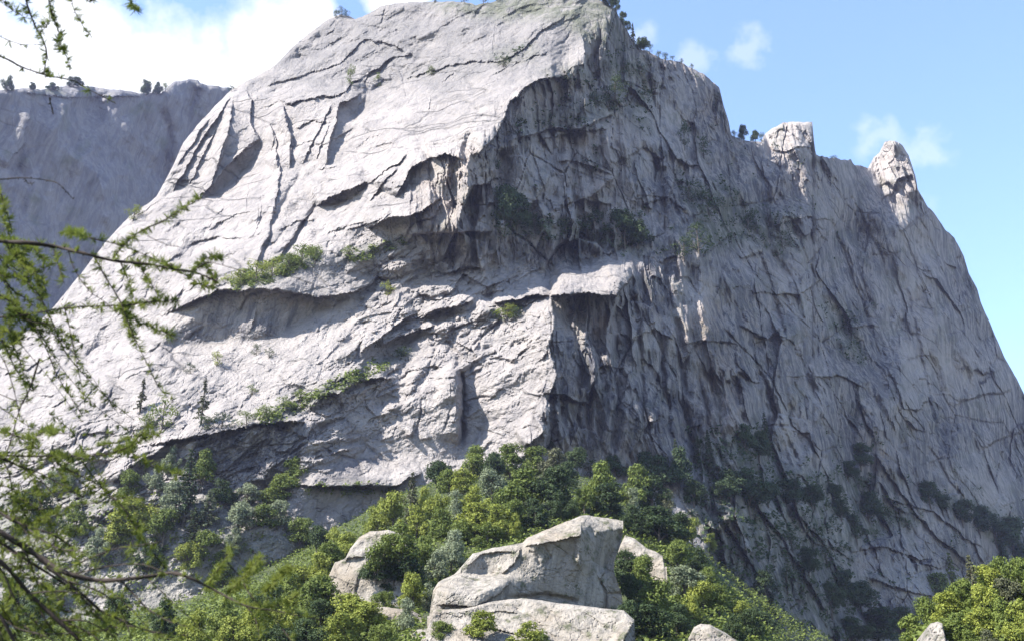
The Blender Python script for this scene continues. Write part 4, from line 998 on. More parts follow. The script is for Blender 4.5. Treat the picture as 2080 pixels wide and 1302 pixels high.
many([(697, 1090, 1160, 66, 'y', 'broad'), (670, 1112, 1176, 60, 'b', 'broad'), (648, 1134, 1200, 60, 'y', 'broad'), (612, 1160, 1226, 84, 'y', 'broad'), (640, 1180, 1256, 92, 'b', 'broad'), (650, 1226, 1286, 70, 'd', 'broad'), (578, 1176, 1236, 76, 'b', 'bush'), (540, 1200, 1262, 80, 'd', 'bush'), (705, 1216, 1290, 92, 'y', 'broad'), (750, 1234, 1298, 84, 'y', 'broad'), (697, 1256, 1322, 110, 'y', 'bush'), (590, 1230, 1300, 96, 'y', 'bush'),
      (520, 1240, 1310, 90, 'y', 'bush'), (450, 1230, 1300, 80, 'b', 'bush'), (470, 1262, 1326, 90, 'y', 'bush'), (400, 1246, 1316, 84, 'y', 'bush'), (330, 1230, 1300, 76, 'd', 'bush'), (620, 1266, 1326, 90, 'd', 'bush'), (560, 1276, 1330, 90, 'd', 'bush'), (770, 1276, 1326, 60, 'b', 'bush'), (230, 1216, 1280, 70, 'd', 'bush'), (70, 1220, 1300, 90, 'd', 'bush'), (30, 1180, 1260, 90, 'd', 'bush'), (100, 1180, 1240, 60, 'd', 'bush')],
     'bushes along the bottom left of the slope', near=140.0)
many([(375, 924, 1046, 60, 'c', 'pine'), (408, 922, 990, 50, 'b', 'broad'), (352, 990, 1060, 62, 's', 'broad'), (419, 1004, 1072, 54, 's', 'pine'), (483, 1026, 1084, 60, 's', 'broad'), (534, 1030, 1080, 60, 'b', 'broad'), (564, 1022, 1076, 46, 's', 'broad'), (270, 1026, 1096, 104, 'y', 'broad'), (232, 1056, 1112, 74, 'y', 'bush'), (331, 1044, 1102, 66, 'b', 'broad'), (415, 1084, 1136, 66, 'b', 'bush'), (386, 1106, 1160, 56, 'y', 'bush'),
      (196, 1084, 1140, 54, 's', 'bush'), (608, 1058, 1112, 56, 'b', 'broad'), (642, 1074, 1130, 50, 'd', 'broad'), (676, 1076, 1120, 46, 'y', 'bush'), (571, 970, 1018, 72, 'b', 'bush'), (597, 934, 986, 50, 'b', 'broad'), (552, 986, 1026, 60, 'b', 'bush'), (345, 916, 966, 40, 's', 'bush'), (314, 956, 1000, 50, 's', 'bush'), (456, 982, 1026, 66, 'd', 'bush'), (500, 985, 1024, 60, 's', 'bush'), (260, 960, 1010, 50, 'b', 'bush'), (300, 1100, 1160, 60, 'd', 'bush'), (440, 1130, 1190, 60, 'b', 'bush'), (120, 950, 1010, 60, 's', 'bush'), (60, 1000, 1080, 80, 'd', 'bush'), (150, 1030, 1090, 60, 'b', 'bush'), (470, 1080, 1130, 50, 's', 'bush'), (390, 1040, 1110, 50, 'd', 'pine')],
     'trees scattered over the lower left slabs')
many([(520, 536, 572, 56, 'y', 'tiny'), (488, 550, 584, 50, 'y', 'tiny'), (552, 528, 562, 46, 'y', 'tiny'), (585, 520, 550, 46, 'b', 'tiny'), (612, 502, 540, 60, 'b', 'tiny'), (640, 506, 534, 40, 'b', 'tiny'), (708, 502, 532, 34, 'b', 'tiny'), (455, 560, 590, 40, 'y', 'tiny'), (420, 575, 604, 40, 'y', 'tiny'), (788, 574, 602, 34, 'y', 'tiny'), (270, 420, 450, 44, 'y', 'tiny'),
      (328, 812, 874, 66, 'b', 'tiny'), (300, 840, 884, 50, 'b', 'tiny'), (500, 838, 866, 50, 'b', 'tiny'), (540, 822, 856, 50, 'b', 'tiny'), (580, 806, 836, 44, 'b', 'tiny'), (610, 792, 818, 34, 'b', 'tiny'), (450, 840, 870, 50, 'd', 'tiny'), (420, 848, 876, 50, 'd', 'tiny'), (512, 782, 804, 26, 'b', 'tiny'), (440, 716, 744, 30, 'y', 'tiny'), (386, 740, 758, 26, 'd', 'tiny'), (520, 700, 722, 22, 'd', 'tiny'), (546, 706, 728, 22, 'd', 'tiny'),
      (408, 776, 862, 26, 'n', 'bare'), (284, 774, 838, 22, 'n', 'bare'), (1030, 618, 646, 46, 'y', 'tiny'), (1052, 626, 648, 30, 'd', 'tiny'), (820, 706, 726, 34, 'd', 'tiny'), (710, 136, 172, 26, 'b', 'tiny'), (766, 152, 178, 20, 'b', 'tiny'), (876, 140, 154, 26, 'b', 'tiny'), (1022, 118, 138, 24, 'n', 'tiny')],
     'shrubs on the ledges of the sunlit slabs')
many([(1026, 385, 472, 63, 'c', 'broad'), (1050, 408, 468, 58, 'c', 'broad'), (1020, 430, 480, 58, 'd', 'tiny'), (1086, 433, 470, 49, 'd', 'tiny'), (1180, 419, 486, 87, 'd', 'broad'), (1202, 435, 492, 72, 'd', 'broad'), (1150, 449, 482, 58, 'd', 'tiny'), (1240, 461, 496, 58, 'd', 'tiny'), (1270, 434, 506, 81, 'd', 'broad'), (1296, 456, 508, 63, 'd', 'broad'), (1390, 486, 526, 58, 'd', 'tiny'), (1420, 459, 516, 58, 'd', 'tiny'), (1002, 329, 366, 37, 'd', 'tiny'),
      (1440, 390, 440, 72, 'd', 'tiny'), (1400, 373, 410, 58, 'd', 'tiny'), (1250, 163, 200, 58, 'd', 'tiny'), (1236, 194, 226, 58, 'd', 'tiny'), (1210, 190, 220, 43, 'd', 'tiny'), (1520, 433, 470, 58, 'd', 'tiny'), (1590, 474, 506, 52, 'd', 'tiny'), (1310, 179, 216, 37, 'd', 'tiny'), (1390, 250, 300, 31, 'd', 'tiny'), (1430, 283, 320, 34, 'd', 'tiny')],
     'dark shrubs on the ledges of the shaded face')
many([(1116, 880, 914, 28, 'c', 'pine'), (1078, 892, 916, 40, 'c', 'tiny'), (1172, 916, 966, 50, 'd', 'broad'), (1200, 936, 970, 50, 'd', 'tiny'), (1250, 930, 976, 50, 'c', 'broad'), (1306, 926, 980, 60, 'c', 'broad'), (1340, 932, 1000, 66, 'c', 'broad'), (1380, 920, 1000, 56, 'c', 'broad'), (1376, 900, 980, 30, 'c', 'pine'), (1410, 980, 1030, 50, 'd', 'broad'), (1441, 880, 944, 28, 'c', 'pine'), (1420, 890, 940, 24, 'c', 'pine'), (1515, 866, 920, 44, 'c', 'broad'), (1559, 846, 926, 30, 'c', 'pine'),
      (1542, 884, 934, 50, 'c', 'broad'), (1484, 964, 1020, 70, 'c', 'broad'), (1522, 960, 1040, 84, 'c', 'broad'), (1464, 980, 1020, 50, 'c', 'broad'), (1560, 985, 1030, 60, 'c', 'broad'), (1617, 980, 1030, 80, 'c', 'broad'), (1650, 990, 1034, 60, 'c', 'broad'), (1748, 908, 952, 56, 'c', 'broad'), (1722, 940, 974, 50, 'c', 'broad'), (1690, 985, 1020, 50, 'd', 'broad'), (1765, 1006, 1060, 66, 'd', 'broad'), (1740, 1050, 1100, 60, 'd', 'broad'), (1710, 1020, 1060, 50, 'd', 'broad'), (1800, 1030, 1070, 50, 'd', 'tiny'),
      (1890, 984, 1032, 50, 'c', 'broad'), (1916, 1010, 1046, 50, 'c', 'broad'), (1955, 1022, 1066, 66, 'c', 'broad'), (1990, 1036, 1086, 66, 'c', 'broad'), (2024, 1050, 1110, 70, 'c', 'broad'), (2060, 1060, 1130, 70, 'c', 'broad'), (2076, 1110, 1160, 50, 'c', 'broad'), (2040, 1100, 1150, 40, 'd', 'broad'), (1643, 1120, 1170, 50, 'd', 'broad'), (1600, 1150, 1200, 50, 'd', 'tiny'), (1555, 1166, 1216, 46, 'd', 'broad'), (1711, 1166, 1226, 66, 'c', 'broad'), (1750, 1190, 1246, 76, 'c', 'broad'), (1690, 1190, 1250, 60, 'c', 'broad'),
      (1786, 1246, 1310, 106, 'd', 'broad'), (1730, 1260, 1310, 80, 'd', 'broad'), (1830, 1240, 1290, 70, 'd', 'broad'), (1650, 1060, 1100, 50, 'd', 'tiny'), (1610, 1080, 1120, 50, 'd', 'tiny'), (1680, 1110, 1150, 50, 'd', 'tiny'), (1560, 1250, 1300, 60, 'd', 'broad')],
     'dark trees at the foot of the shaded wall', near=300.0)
many([(1941, 1134, 1222, 44, 'b', 'pine'), (1912, 1172, 1240, 62, 'b', 'broad'), (2039, 1138, 1212, 42, 'b', 'slim'), (2010, 1156, 1222, 62, 'y', 'broad'), (2074, 1144, 1222, 56, 'b', 'broad'), (1985, 1140, 1246, 46, 'n', 'pine'), (1960, 1186, 1256, 54, 'b', 'broad'), (1932, 1214, 1280, 62, 'y', 'broad'), (2000, 1196, 1262, 66, 'y', 'bush'), (2058, 1184, 1250, 62, 'n', 'broad'), (1886, 1222, 1292, 56, 'b', 'broad'), (1862, 1258, 1322, 60, 'b', 'broad'),
      (1946, 1256, 1322, 70, 'b', 'broad'), (1994, 1246, 1310, 66, 'y', 'broad'), (2036, 1230, 1306, 70, 'b', 'bush'), (2086, 1230, 1310, 66, 'y', 'broad'), (2056, 1272, 1330, 70, 'y', 'bush'), (1908, 1276, 1330, 56, 'y', 'bush'), (1980, 1290, 1336, 60, 'b', 'bush'), (2018, 1290, 1340, 56, 'n', 'bush'), (2120, 1160, 1240, 70, 'b', 'broad'), (2030, 1196, 1256, 40, 'c', 'pine')],
     'sunlit trees in the lower right corner', near=100.0)


def crest(spec, rel, group):
    for px, w, h, key, shape in spec:
        y = float(np.interp(px, rel.xs, rel.sky_y)) + 1.5; d = float(rel.depth(px, y + 4))
        plant(px, y, w, h, key, shape, hit=(at(px, y, d + .5), d), group=group)


crest([(682, 20, 14, 'd', 'tiny'), (694, 22, 16, 'd', 'tiny'), (704, 16, 10, 'd', 'tiny'), (882, 14, 9, 'd', 'tiny'), (943, 16, 10, 'd', 'tiny'), (982, 24, 26, 'd', 'tiny'), (1010, 18, 12, 'd', 'tiny'), (1226, 22, 20, 'd', 'bush'), (1240, 22, 22, 'd', 'bush'), (1252, 20, 26, 'd', 'bush'), (1264, 18, 20, 'd', 'bush'), (1274, 18, 18, 'd', 'bush'), (1287, 12, 36, 'c', 'bare'), (1296, 22, 18, 'd', 'bush'), (1308, 26, 22, 'd', 'broad'), (1320, 18, 16, 'd', 'tiny'), (1338, 16, 14, 'd', 'tiny'), (1352, 18, 14, 'd', 'tiny'), (1366, 14, 10, 'd', 'tiny'), (1384, 12, 8, 'd', 'tiny'), (1405, 12, 9, 'd', 'tiny'),
       (1492, 18, 14, 'd', 'tiny'), (1511, 20, 28, 'd', 'broad'), (1535, 18, 20, 'd', 'broad'), (1547, 16, 18, 'd', 'tiny'), (1692, 16, 6, 'd', 'tiny'), (470, 14, 8, 'd', 'tiny')], MT, 'trees on the skyline of the mountain')
crest([(14, 28, 24, 'd', 'bush'), (66, 18, 12, 'd', 'bush'), (150, 33, 15, 'd', 'bush'), (297, 31, 24, 'd', 'bush'), (318, 23, 21, 'd', 'bush'), (336, 20, 14, 'b', 'tiny'), (105, 26, 12, 'd', 'bush')], FC, 'trees on the rim of the far cliff')


def undergrowth():
    """low scrub that covers the ground between the trees"""
    rng = np.random.default_rng(31); P = []
    for px0, px1, py0, py1, n in ((560, 1560, 930, 1330, 15000), (1820, 2090, 1180, 1330, 4000), (-20, 640, 1180, 1340, 4500), (420, 720, 1100, 1290, 3500), (1480, 1720, 1200, 1330, 1500)):
        qx = rng.uniform(px0, px1, n * 3); qy = rng.uniform(py0, py1, n * 3); k = ~((qx > 850) & (qx < 1300) & (qy > 1205)); n_ = n; qx = qx[k]; qy = qy[k]; n3 = len(qx)
        ds = np.linspace(100, 470, 150); Q = at(np.repeat(qx[:, None], 150, 1), np.repeat(qy[:, None], 150, 1), np.repeat(ds[None], n3, 0))
        ab = ground_z(Q[..., 0], Q[..., 1]) > Q[..., 2]; hit = ab.argmax(1); ok = ab.any(1) & (hit > 0)
        X_ = Q[np.arange(n3), hit][ok][:n]; P.append(X_)
    P = np.concatenate(P); P[:, 2] = ground_z(P[:, 0], P[:, 1])
    clump = fbm(P[:, 0] / 7, P[:, 1] / 7, 77, 3); P = P[(clump > -.5) & (np.abs(P[:, 0]) < 168)]
    reps = 4; Q = np.repeat(P, reps, 0) + rng.normal(size=(len(P) * reps, 3)) * np.array([.8, .8, .5]) + np.array([0, 0, .6])
    v, f = cards(Q, np.tile(np.array([0, -.2, 1.0]), (len(Q), 1)), .36 * np.ones(len(Q)), rng)
    tone = np.repeat(np.clip(.4 + .3 * rng.normal(size=len(Q)), 0, 1), 6)
    o = bpy.data.objects.new('undergrowth', mesh_obj('undergrowth', v, f, LEAF['b'], tone)); C.collection.objects.link(o)
    tag(o, 'low green scrub covering the slope between the trees and boulders', 'undergrowth', kind='stuff')


undergrowth()


def ledge_scrub(name, label, boxes, key, seed, size):
    """low bushes and grass rooted in the ledges and gullies of the big face, where the rock carries soil"""
    rng = np.random.default_rng(seed); out = []
    for x0, x1, y0, y1, n in boxes:
        px = rng.uniform(x0, x1, n); py = rng.uniform(y0, y1, n)
        m = MT.sample(MT.moss, px, py); cl = fbm(px / 26, py / 20, seed, 3)
        m = m * (py > np.interp(px, MT.xs, MT.sky_y) + 12)
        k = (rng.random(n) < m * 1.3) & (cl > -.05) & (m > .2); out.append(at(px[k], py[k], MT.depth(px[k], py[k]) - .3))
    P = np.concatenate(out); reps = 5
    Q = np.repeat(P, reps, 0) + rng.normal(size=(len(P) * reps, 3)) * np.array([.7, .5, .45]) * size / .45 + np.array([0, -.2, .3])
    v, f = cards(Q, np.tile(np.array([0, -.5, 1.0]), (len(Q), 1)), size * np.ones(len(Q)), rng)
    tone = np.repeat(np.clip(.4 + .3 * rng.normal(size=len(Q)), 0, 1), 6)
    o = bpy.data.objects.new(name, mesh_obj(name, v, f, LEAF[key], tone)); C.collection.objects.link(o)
    tag(o, label, 'scrub', kind='stuff')


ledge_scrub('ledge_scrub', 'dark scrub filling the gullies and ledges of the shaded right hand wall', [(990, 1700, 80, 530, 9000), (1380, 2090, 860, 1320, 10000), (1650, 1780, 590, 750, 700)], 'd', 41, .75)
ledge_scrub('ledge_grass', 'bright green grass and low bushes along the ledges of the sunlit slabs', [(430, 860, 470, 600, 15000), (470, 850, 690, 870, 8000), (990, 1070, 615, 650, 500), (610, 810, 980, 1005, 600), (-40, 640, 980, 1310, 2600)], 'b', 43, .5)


# ---------------------------------------------------------------- the larch beside the camera
BARK_L = bark_material('larch_bark', (.045, .032, .026))
NEEDLE = leaf_material('larch_needles', (.085, .11, .018), (.33, .34, .075), .5)
TX, TY = -2.05, 3.25
lr = random.Random(9)
larch = bpy.data.objects.new('larch_tree', None); C.collection.objects.link(larch); larch.location = (TX, TY, -.3)
tag(larch, 'green larch close to the camera at left, its drooping twigs hanging into view', 'tree')


def part(name, V, F, mat, parent, smooth=True):
    me = bpy.data.meshes.new(name); me.from_pydata(V, [], F); me.update(); me.materials.append(mat)
    me.polygons.foreach_set('use_smooth', np.full(len(F), smooth))
    o = bpy.data.objects.new(name, me); C.collection.objects.link(o); o.parent = parent; return o


V, F = [], []
tube(V, F, [(0, 0, 0), (.02, 0, 1.2), (0, .03, 2.4), (.03, .02, 4.0), (.02, 0, 6.5), (0, 0, 8.5)], [.15, .125, .11, .085, .04, .01], 14)
part('trunk', V, F, BARK_L, larch)
OFF = np.array([TX, TY, -.3])


def curve(pts, d0, d1):
    """a twig through spots of the view, at its own distance, smoothed"""
    n = len(pts); P = [at(p[0], p[1], d0 + (d1 - d0) * i / max(n - 1, 1) + lr.uniform(-.04, .04)) - OFF for i, p in enumerate(pts)]
    out = []
    for i in range(n - 1):
        a, b, c, d = P[max(i - 1, 0)], P[i], P[i + 1], P[min(i + 2, n - 1)]
        for k in range(4):
            t = k / 4; out.append(.5 * (2 * b + (c - a) * t + (2 * a - 5 * b + 4 * c - d) * t * t + (3 * b - a - 3 * c + d) * t ** 3))
    out.append(P[-1]); return out


def needles(VN, FN, line, dens, length, start=0.0):
    """short shoots: small rosettes of soft needles along the twig"""
    seg = [np.linalg.norm(line[i + 1] - line[i]) for i in range(len(line) - 1)]; tot = sum(seg)
    s = start * tot
    while s < tot:
        q = s; i = 0
        while i < len(seg) - 1 and q > seg[i]: q -= seg[i]; i += 1
        t = q / max(seg[i], 1e-6); p = line[i] * (1 - t) + line[i + 1] * t; ax = line[i + 1] - line[i]; ax = ax / max(np.linalg.norm(ax), 1e-6)
        c = np.array([lr.gauss(0, 1), lr.gauss(0, 1), lr.gauss(.35, 1)]); c -= ax * c.dot(ax) * .8; c /= np.linalg.norm(c)
        L = length * lr.uniform(.6, 1.2)
        for k in range(lr.randint(9, 15)):
            d = c + np.array([lr.gauss(0, .6), lr.gauss(0, .6), lr.gauss(0, .6)]); d /= np.linalg.norm(d)
            w = np.cross(d, np.array([lr.gauss(0, 1), lr.gauss(0, 1), lr.gauss(0, 1)])); w /= np.linalg.norm(w); w *= .0011
            e = p + d * L * lr.uniform(.7, 1.1); m = (p + e) / 2 + np.array([0, 0, -.001]); b = len(VN)
            VN += [tuple(p - w * .5), tuple(p + w * .5), tuple(m + w * 1.2), tuple(e), tuple(m - w * 1.2)]
            FN.append((b, b + 1, b + 2, b + 3, b + 4))
        s += dens * 1.15 * lr.uniform(.6, 1.5)


def branch(twigs, d=(3.0, 3.0), label=None):
    """one bough: wood of the bough and its twigs in one mesh, its needles hang under it"""
    V, F, VN, FN = [], [], [], []
    for t in twigs:
        pts, r0, r1, nd = t[:4]; o0, o1 = (t[4] if len(t) > 4 else (0, 0))
        ln = curve(pts, d[0] + o0, d[1] + o1)
        if t[0][0][0] < -20:                                        # grows out of the trunk
            root = np.array([0.0, 0.0, ln[0][2] + .06]); ln = [root, root * .5 + ln[0] * .5 + np.array([0, 0, .03])] + ln
        k = len(ln); tube(V, F, [tuple(q) for q in ln], [1.15 * (r0 + (r1 - r0) * (i / (k - 1)) ** .8) * (1 + .25 * lr.uniform(-1, 1)) for i in range(k)], 6)
        # knobbly short spurs
        for q in ln[1:]:
            if lr.random() < .6:
                a = np.array([lr.gauss(0, 1), lr.gauss(0, 1), lr.gauss(0, 1)]); a *= .007 / np.linalg.norm(a)
                tube(V, F, [tuple(q), tuple(q + a)], [r1 * 1.2 + .0006, r1 * .9 + .0005], 4)
        if nd: needles(VN, FN, ln, nd, .026)
    o = part('branch', V, F, BARK_L, larch)
    if label: o['label'] = label
    if FN: part('needles', VN, FN, NEEDLE, o, False)
    return o


n1, n2, n3 = .011, .017, .03
branch([([(-90, 470), (0, 490), (60, 494), (120, 503), (170, 515), (230, 530), (300, 537), (360, 548), (400, 555), (440, 572)], .0062, .0018, .03),
        ([(390, 553), (420, 534), (440, 536), (500, 553)], .0016, .0007, 0), ([(420, 540), (434, 560), (440, 575)], .0014, .0008, n1),
        ([(230, 525), (250, 500), (285, 470), (330, 450), (370, 425), (412, 402)], .0020, .0008, n1), ([(175, 480), (190, 486), (250, 500), (310, 525), (350, 540)], .0018, .0008, n2),
        ([(300, 480), (340, 498), (362, 501)], .001, .0006, 0), ([(190, 520), (215, 565), (240, 605), (255, 640), (275, 690), (300, 740), (322, 785), (352, 815)], .0022, .0008, n2),
        ([(270, 530), (300, 565), (322, 606)], .0014, .0007, n1), ([(245, 535), (260, 570), (272, 606)], .0012, .0006, n2), ([(138, 505), (150, 545), (180, 590), (215, 615), (240, 640)], .0013, .0006, n3),
        ([(108, 503), (118, 540), (130, 575)], .0012, .0007, n2), ([(330, 540), (370, 556), (410, 580), (440, 578)], .0014, .0007, .008), ([(130, 470), (150, 474), (172, 480)], .0012, .0008, .008), ([(395, 545), (430, 520), (455, 530)], .001, .0006, .009)], (3.0, 2.8))
branch([([(-80, 650), (30, 642), (60, 638), (140, 625), (200, 622), (260, 620), (300, 615), (362, 608)], .0028, .0009, .014), ([(240, 628), (262, 618), (310, 612), (360, 612)], .0012, .0006, .007),
        ([(245, 628), (270, 648), (300, 662), (348, 680)], .0012, .0006, .007), ([(130, 622), (140, 660), (152, 720), (165, 780), (176, 845)], .0014, .0006, .02), ([(255, 640), (262, 670), (280, 700)], .0012, .0006, n1)], (3.1, 2.9))
branch([([(-70, 430), (0, 520), (60, 570), (100, 640), (130, 710), (170, 760), (220, 810), (272, 852)], .0026, .0008, .022), ([(-40, 500), (0, 560), (50, 640), (90, 700), (115, 760), (140, 800), (168, 845)], .0024, .0008, .018),
        ([(40, 540), (80, 610), (130, 690), (190, 770), (240, 840)], .0014, .0006, .04), ([(60, 640), (120, 740), (190, 820), (270, 880)], .0012, .0006, .03)], (3.4, 3.2))
branch([([(-60, 660), (0, 720), (25, 780), (40, 845)], .0018, .0007, .03), ([(80, 728), (60, 790), (40, 830), (20, 900), (-4, 962)], .0024, .0010, .05), ([(0, 800), (30, 812), (60, 815)], .0012, .0006, 0), ([(36, 690), (60, 720), (110, 780), (160, 850)], .001, .0005, .04)], (3.0, 3.0))
branch([([(-130, 1000), (0, 1080), (50, 1110), (95, 1142), (140, 1165), (200, 1178), (260, 1175), (330, 1166), (352, 1163), (390, 1175), (440, 1200), (500, 1230), (560, 1240), (650, 1258)], .0085, .0010, .04),
        ([(60, 1075), (110, 1110), (170, 1120)], .0022, .0008, .03), ([(150, 1165), (230, 1148), (290, 1146), (330, 1160)], .0018, .0009, .05), ([(120, 1160), (190, 1130), (230, 1115), (290, 1105), (324, 1100)], .0016, .0007, .06),
        ([(240, 1172), (275, 1210), (300, 1235), (345, 1262), (395, 1275)], .0022, .0008, .03), ([(460, 1140), (490, 1175), (510, 1210), (560, 1260), (600, 1312)], .0016, .0007, .03), ([(465, 1205), (500, 1165), (531, 1130)], .0013, .0006, .006),
        ([(540, 1200), (566, 1174), (594, 1148)], .0012, .0005, .006), ([(420, 1190), (440, 1160), (470, 1110)], .0011, .0005, .010), ([(520, 1235), (560, 1230), (610, 1206)], .0011, .0005, .010), ([(500, 1230), (520, 1260), (530, 1310)], .0014, .0007, .02)], (2.7, 2.5))
branch([([(-110, 1080), (0, 1140), (60, 1205), (120, 1262), (190, 1325)], .0065, .003, .05), ([(95, 1150), (160, 1200), (205, 1240), (232, 1252), (300, 1280), (380, 1290)], .004, .001, .03), ([(-60, 1190), (0, 1250), (40, 1325)], .006, .003, .05),
        ([(60, 1205), (120, 1200), (190, 1210), (260, 1215)], .002, .0007, .03), ([(10, 1170), (40, 1230), (100, 1290)], .002, .001, .03), ([(120, 1260), (180, 1262), (240, 1300)], .002, .0008, .03), ([(140, 1180), (210, 1205), (250, 1250), (270, 1310)], .002, .0008, .03)], (2.6, 2.6))
branch([([(-100, 960), (0, 1040), (50, 1066), (100, 1082), (150, 1110)], .005, .0012, .03), ([(40, 1060), (56, 1086), (70, 1120)], .0016, .0008, .03), ([(0, 1010), (50, 975), (78, 950), (100, 928)], .0016, .0007, .03), ([(0, 1040), (60, 1035), (120, 1030), (200, 1020), (262, 1008)], .0016, .0007, .018),
        ([(70, 1070), (72, 1095), (66, 1120)], .0012, .0007, 0), ([(68, 1066), (90, 1052), (118, 1042)], .001, .0005, .007), ([(100, 1082), (150, 1078), (190, 1070)], .001, .0005, .012)], (2.9, 2.8))
branch([([(-90, 930), (0, 925), (60, 926), (100, 925), (200, 924), (250, 912), (290, 892), (326, 880)], .0026, .0009, n1), ([(250, 912), (280, 926), (310, 945), (370, 966)], .0012, .0006, n1), ([(240, 916), (268, 902), (300, 860)], .001, .0005, .008), ([(100, 925), (110, 945), (140, 990), (170, 1020)], .001, .0005, .02),
        ([(160, 926), (190, 968), (222, 1004), (250, 1030), (270, 1062), (290, 1090), (310, 1120), (340, 1160)], .0018, .001, .014), ([(256, 1036), (276, 1060), (286, 1098), (262, 1132)], .001, .0005, .012), ([(35, 930), (80, 990), (96, 1020)], .001, .0005, .014), ([(60, 926), (72, 890), (100, 872), (110, 885)], .001, .0005, .007)], (3.0, 2.8))
branch([([(-60, 365), (0, 365), (50, 362), (110, 370), (130, 385), (148, 405)], .0020, .0009, 0), ([(50, 363), (56, 372), (66, 374)], .001, .0006, 0)], (3.2, 3.2), 'bare dead twig')
branch([([(-70, 360), (-10, 380), (10, 420), (24, 470)], .003, .001, .006), ([(-60, 460), (0, 480), (40, 520), (90, 580), (90, 600)], .002, .0008, .007), ([(-60, 570), (0, 600), (36, 620)], .002, .0008, .007), ([(-60, 650), (0, 668), (44, 690)], .002, .0008, .006), ([(-50, 640), (0, 690), (20, 720)], .002, .0008, .006), ([(-50, 400), (4, 440), (30, 520), (66, 560)], .002, .0008, .008),
        ([(20, 500), (50, 530), (80, 560), (84, 600)], .001, .0006, .008)], (3.3, 3.2))
branch([([(-120, 60), (-20, -60), (40, -40), (55, 10), (70, 50), (88, 84), (95, 112), (90, 150), (104, 158)], .004, .0009, .013), ([(60, -60), (92, -20), (106, 30), (120, 68), (122, 90), (132, 108), (144, 140)], .0022, .0007, .009), ([(40, -40), (10, 5), (40, 30), (60, 40)], .0012, .0006, .03), ([(80, 70), (104, 40), (108, 10)], .001, .0006, .009)], (2.9, 3.0))
branch([([(-110, 80), (0, 115), (40, 135), (70, 146), (100, 155), (150, 165), (175, 180), (205, 195), (236, 212)], .0030, .0008, .06), ([(-30, 60), (0, 75), (40, 90), (70, 92)], .0012, .0006, .06), ([(140, -30), (150, 20), (162, 40), (172, 60), (184, 72)], .0012, .0006, .02), ([(255, -40), (264, 0), (278, 24)], .0013, .0006, .009), ([(140, -40), (165, -16), (180, 4), (190, 0)], .0014, .0008, .007), ([(-20, -20), (20, 14), (46, 32)], .0012, .0006, .02), ([(100, 200), (106, 222), (108, 232)], .001, .002, 0)], (3.1, 3.2))
branch([([(-90, 840), (0, 870), (60, 900), (120, 940), (180, 990), (240, 1010), (300, 1010)], .0018, .0007, .02), ([(100, 840), (140, 870), (180, 930), (220, 990)], .0012, .0005, .02), ([(-40, 800), (20, 840), (70, 870), (140, 880), (220, 880)], .0014, .0006, .03), ([(-60, 980), (0, 985), (60, 1000), (140, 1000), (200, 990)], .0016, .0006, .02),
        ([(-60, 1120), (0, 1110), (60, 1150), (130, 1230)], .003, .001, .02), ([(-60, 1230), (30, 1260), (90, 1300)], .003, .001, .012), ([(-50, 1150), (30, 1190), (80, 1210)], .002, .001, .012), ([(180, 1290), (260, 1270), (350, 1300)], .0016, .0007, .02), ([(200, 1180), (260, 1230), (330, 1310)], .0016, .0007, .03), ([(300, 1175), (360, 1230), (430, 1300)], .0014, .0006, .03)], (3.2, 3.0))


def tangle(anchors, n, length, box_dir, nd, seed):
    """small crossing twigs that leave the boughs at given spots"""
    g = random.Random(seed); out = []
    for k in range(n):
        x, y = anchors[g.randrange(len(anchors))]; x += g.uniform(-14, 14); y += g.uniform(-10, 10)
        a = math.radians(g.gauss(*box_dir)); p = [(x, y)]; l = length * g.uniform(.5, 1.3)
        for i in range(4):
            x += l / 4 * math.cos(a); y += l / 4 * math.sin(a); a += g.gauss(.06, .22); p.append((x, y))
        out.append((p, g.uniform(.0011, .0024), .0006, nd * g.uniform(.7, 1.6) if g.random() < .85 else 0, (g.uniform(-.05, .05), g.uniform(-.2, .2))))
    return out


LOW = [(0, 1080), (50, 1110), (95, 1142), (140, 1165), (60, 1205), (120, 1262), (0, 1140), (20, 1160), (-10, 1200), (0, 1250), (30, 1280), (90, 1235), (-10, 1060)]
MIDS = [(0, 925), (60, 926), (100, 925), (0, 870), (60, 900), (120, 940), (0, 1040), (50, 1066), (0, 985), (60, 1000), (30, 1010)]
HIGH = [(0, 490), (20, 500), (60, 494), (0, 520), (0, 600), (20, 620), (0, 650), (40, 640), (60, 640), (0, 560), (10, 690), (0, 730)]
branch([([(-110, 1030), (0, 1100), (60, 1140), (150, 1200), (240, 1290)], .006, .0015, .03)] + tangle(LOW, 24, 170, (35, 32), .013, 3), (2.7, 2.7))
branch([([(-90, 880), (0, 930), (80, 960), (170, 1010)], .0028, .001, .02)] + tangle(MIDS, 12, 150, (28, 34), .014, 4), (2.95, 2.9))
branch([([(-80, 560), (0, 600), (50, 640), (110, 720)], .0024, .001, .012)] + tangle(HIGH, 15, 120, (40, 36), .009, 5), (3.15, 3.1))


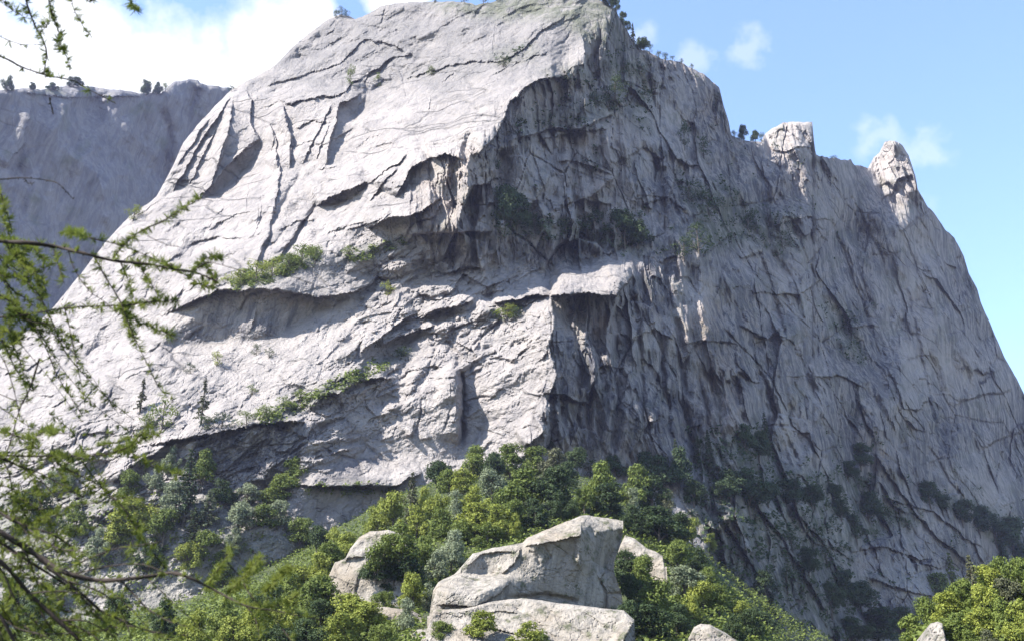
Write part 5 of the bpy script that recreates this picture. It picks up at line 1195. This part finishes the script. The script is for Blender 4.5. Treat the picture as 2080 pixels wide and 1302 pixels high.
# ---------------------------------------------------------------- words for the trees: look, kind and the nearest thing one can find
LOOK = {'b': 'mid green', 'y': 'bright yellow-green', 'd': 'dark green', 's': 'silvery grey-green', 'c': 'dark shaded', 'n': 'brownish green'}
KIND = {'broad': ('leafy tree', 'tree'), 'bush': ('dense bush', 'shrub'), 'slim': ('slender tree', 'tree'), 'tiny': ('small shrub', 'shrub'), 'pine': ('pointed conifer', 'tree'), 'bare': ('thin sparse conifer', 'tree')}
MARKS = [(1080, 1150, 'the big overhanging boulder'), (740, 1150, 'the rounded split boulder'), (1300, 1118, 'the small leaning rock'), (1130, 1270, 'the sloping rock slab'), (1030, 890, 'the sunlit pillar foot'), (1250, 900, 'the shaded wall foot'),
         (1897, 1275, 'the small cream rock'), (1600, 270, 'the blocky pinnacle'), (1815, 330, 'the pointed pinnacle'), (1130, 0, 'the rounded summit'), (690, 40, 'the left summit knob'), (1240, 560, 'the jutting sunlit block'), (560, 570, 'the long grassy ledge'),
         (520, 640, 'the grey overhanging band'), (460, 870, 'the lower left roof'), (1440, 750, 'the brown hollow'), (1880, 1050, 'the pale rock rib at right'), (1820, 1180, 'the smooth shaded slab'), (1060, 330, 'the deep dark bay'), (280, 1150, 'the grey slab lower left'),
         (1395, 600, 'the pale flake'), (1430, 1290, 'the pale bottom-edge rock'), (880, 1290, 'the broken bottom-edge rock'), (180, 180, 'the far cliff rim'), (1380, 130, 'the right summit shoulder'), (700, 640, 'the overlapping sheets')]


def side(t, m):
    dx, dy = t['px'] - m[0], t['py'] - m[1]; v = 'above' if dy < -abs(dx) * .5 else 'below' if dy > abs(dx) * .5 else ''
    h = 'left of' if dx < 0 else 'right of'
    if abs(dx) < .35 * abs(dy): return v
    return ('up ' if v == 'above' else 'down ' if v == 'below' else '') + h


ORD = ['first', 'second', 'third', 'fourth', 'fifth', 'sixth', 'seventh', 'eighth', 'ninth', 'tenth']
sets = {}
for t in TREES:
    m = min(MARKS, key=lambda q: math.hypot(q[0] - t['px'], q[1] - t['py']))
    t['said'] = (LOOK[t['key']], KIND[t['shape']][0], side(t, m), m[2]); sets.setdefault(t['said'], []).append(t)
for said, ts in sets.items():
    look, kind, sd_, mk = said
    ts.sort(key=lambda t: t['px'])
    hs = sorted(t['h'] * t['w'] for t in ts)
    for i, t in enumerate(ts):
        if len(ts) == 1: txt = f'{look} {kind} {sd_} {mk}'
        elif len(ts) == 2 and hs[1] > 1.25 * hs[0]: txt = f'{"larger" if t["h"] * t["w"] == hs[1] else "smaller"} {look} {kind} {sd_} {mk}'
        elif len(ts) == 2: txt = f'{"left" if i == 0 else "right"} one of two {look} {kind}s {sd_} {mk}'
        else: txt = f'{ORD[i]} {look} {kind} from left {sd_} {mk}'
        tag(t['o'], txt, KIND[t['shape']][1], t['group'])


# ---------------------------------------------------------------- the air of the valley
def make_haze():
    x0, x1, y0, y1, z0, z1 = -2450, 2450, -2450, 2450, -10.0, 1150
    V = [(x, y, z) for x in (x0, x1) for y in (y0, y1) for z in (z0, z1)]
    F = [(0, 1, 3, 2), (4, 6, 7, 5), (0, 4, 5, 1), (2, 3, 7, 6), (0, 2, 6, 4), (1, 5, 7, 3)]
    me = bpy.data.meshes.new('haze'); me.from_pydata(V, [], F); me.update()
    m = bpy.data.materials.new('haze'); m.use_nodes = True; nt = m.node_tree; nt.nodes.clear()
    o = nt.nodes.new('ShaderNodeOutputMaterial'); v = nt.nodes.new('ShaderNodeVolumePrincipled')
    v.inputs['Density'].default_value = HAZE; v.inputs['Color'].default_value = (.62, .64, 1.0, 1); v.inputs['Anisotropy'].default_value = 0.1
    nt.links.new(v.outputs[0], o.inputs['Volume']); me.materials.append(m)
    ob = bpy.data.objects.new('haze', me); C.collection.objects.link(ob)
    tag(ob, 'thin bluish air filling the valley in front of the cliffs', 'haze', kind='stuff')


HAZE = 0.00004
make_haze()
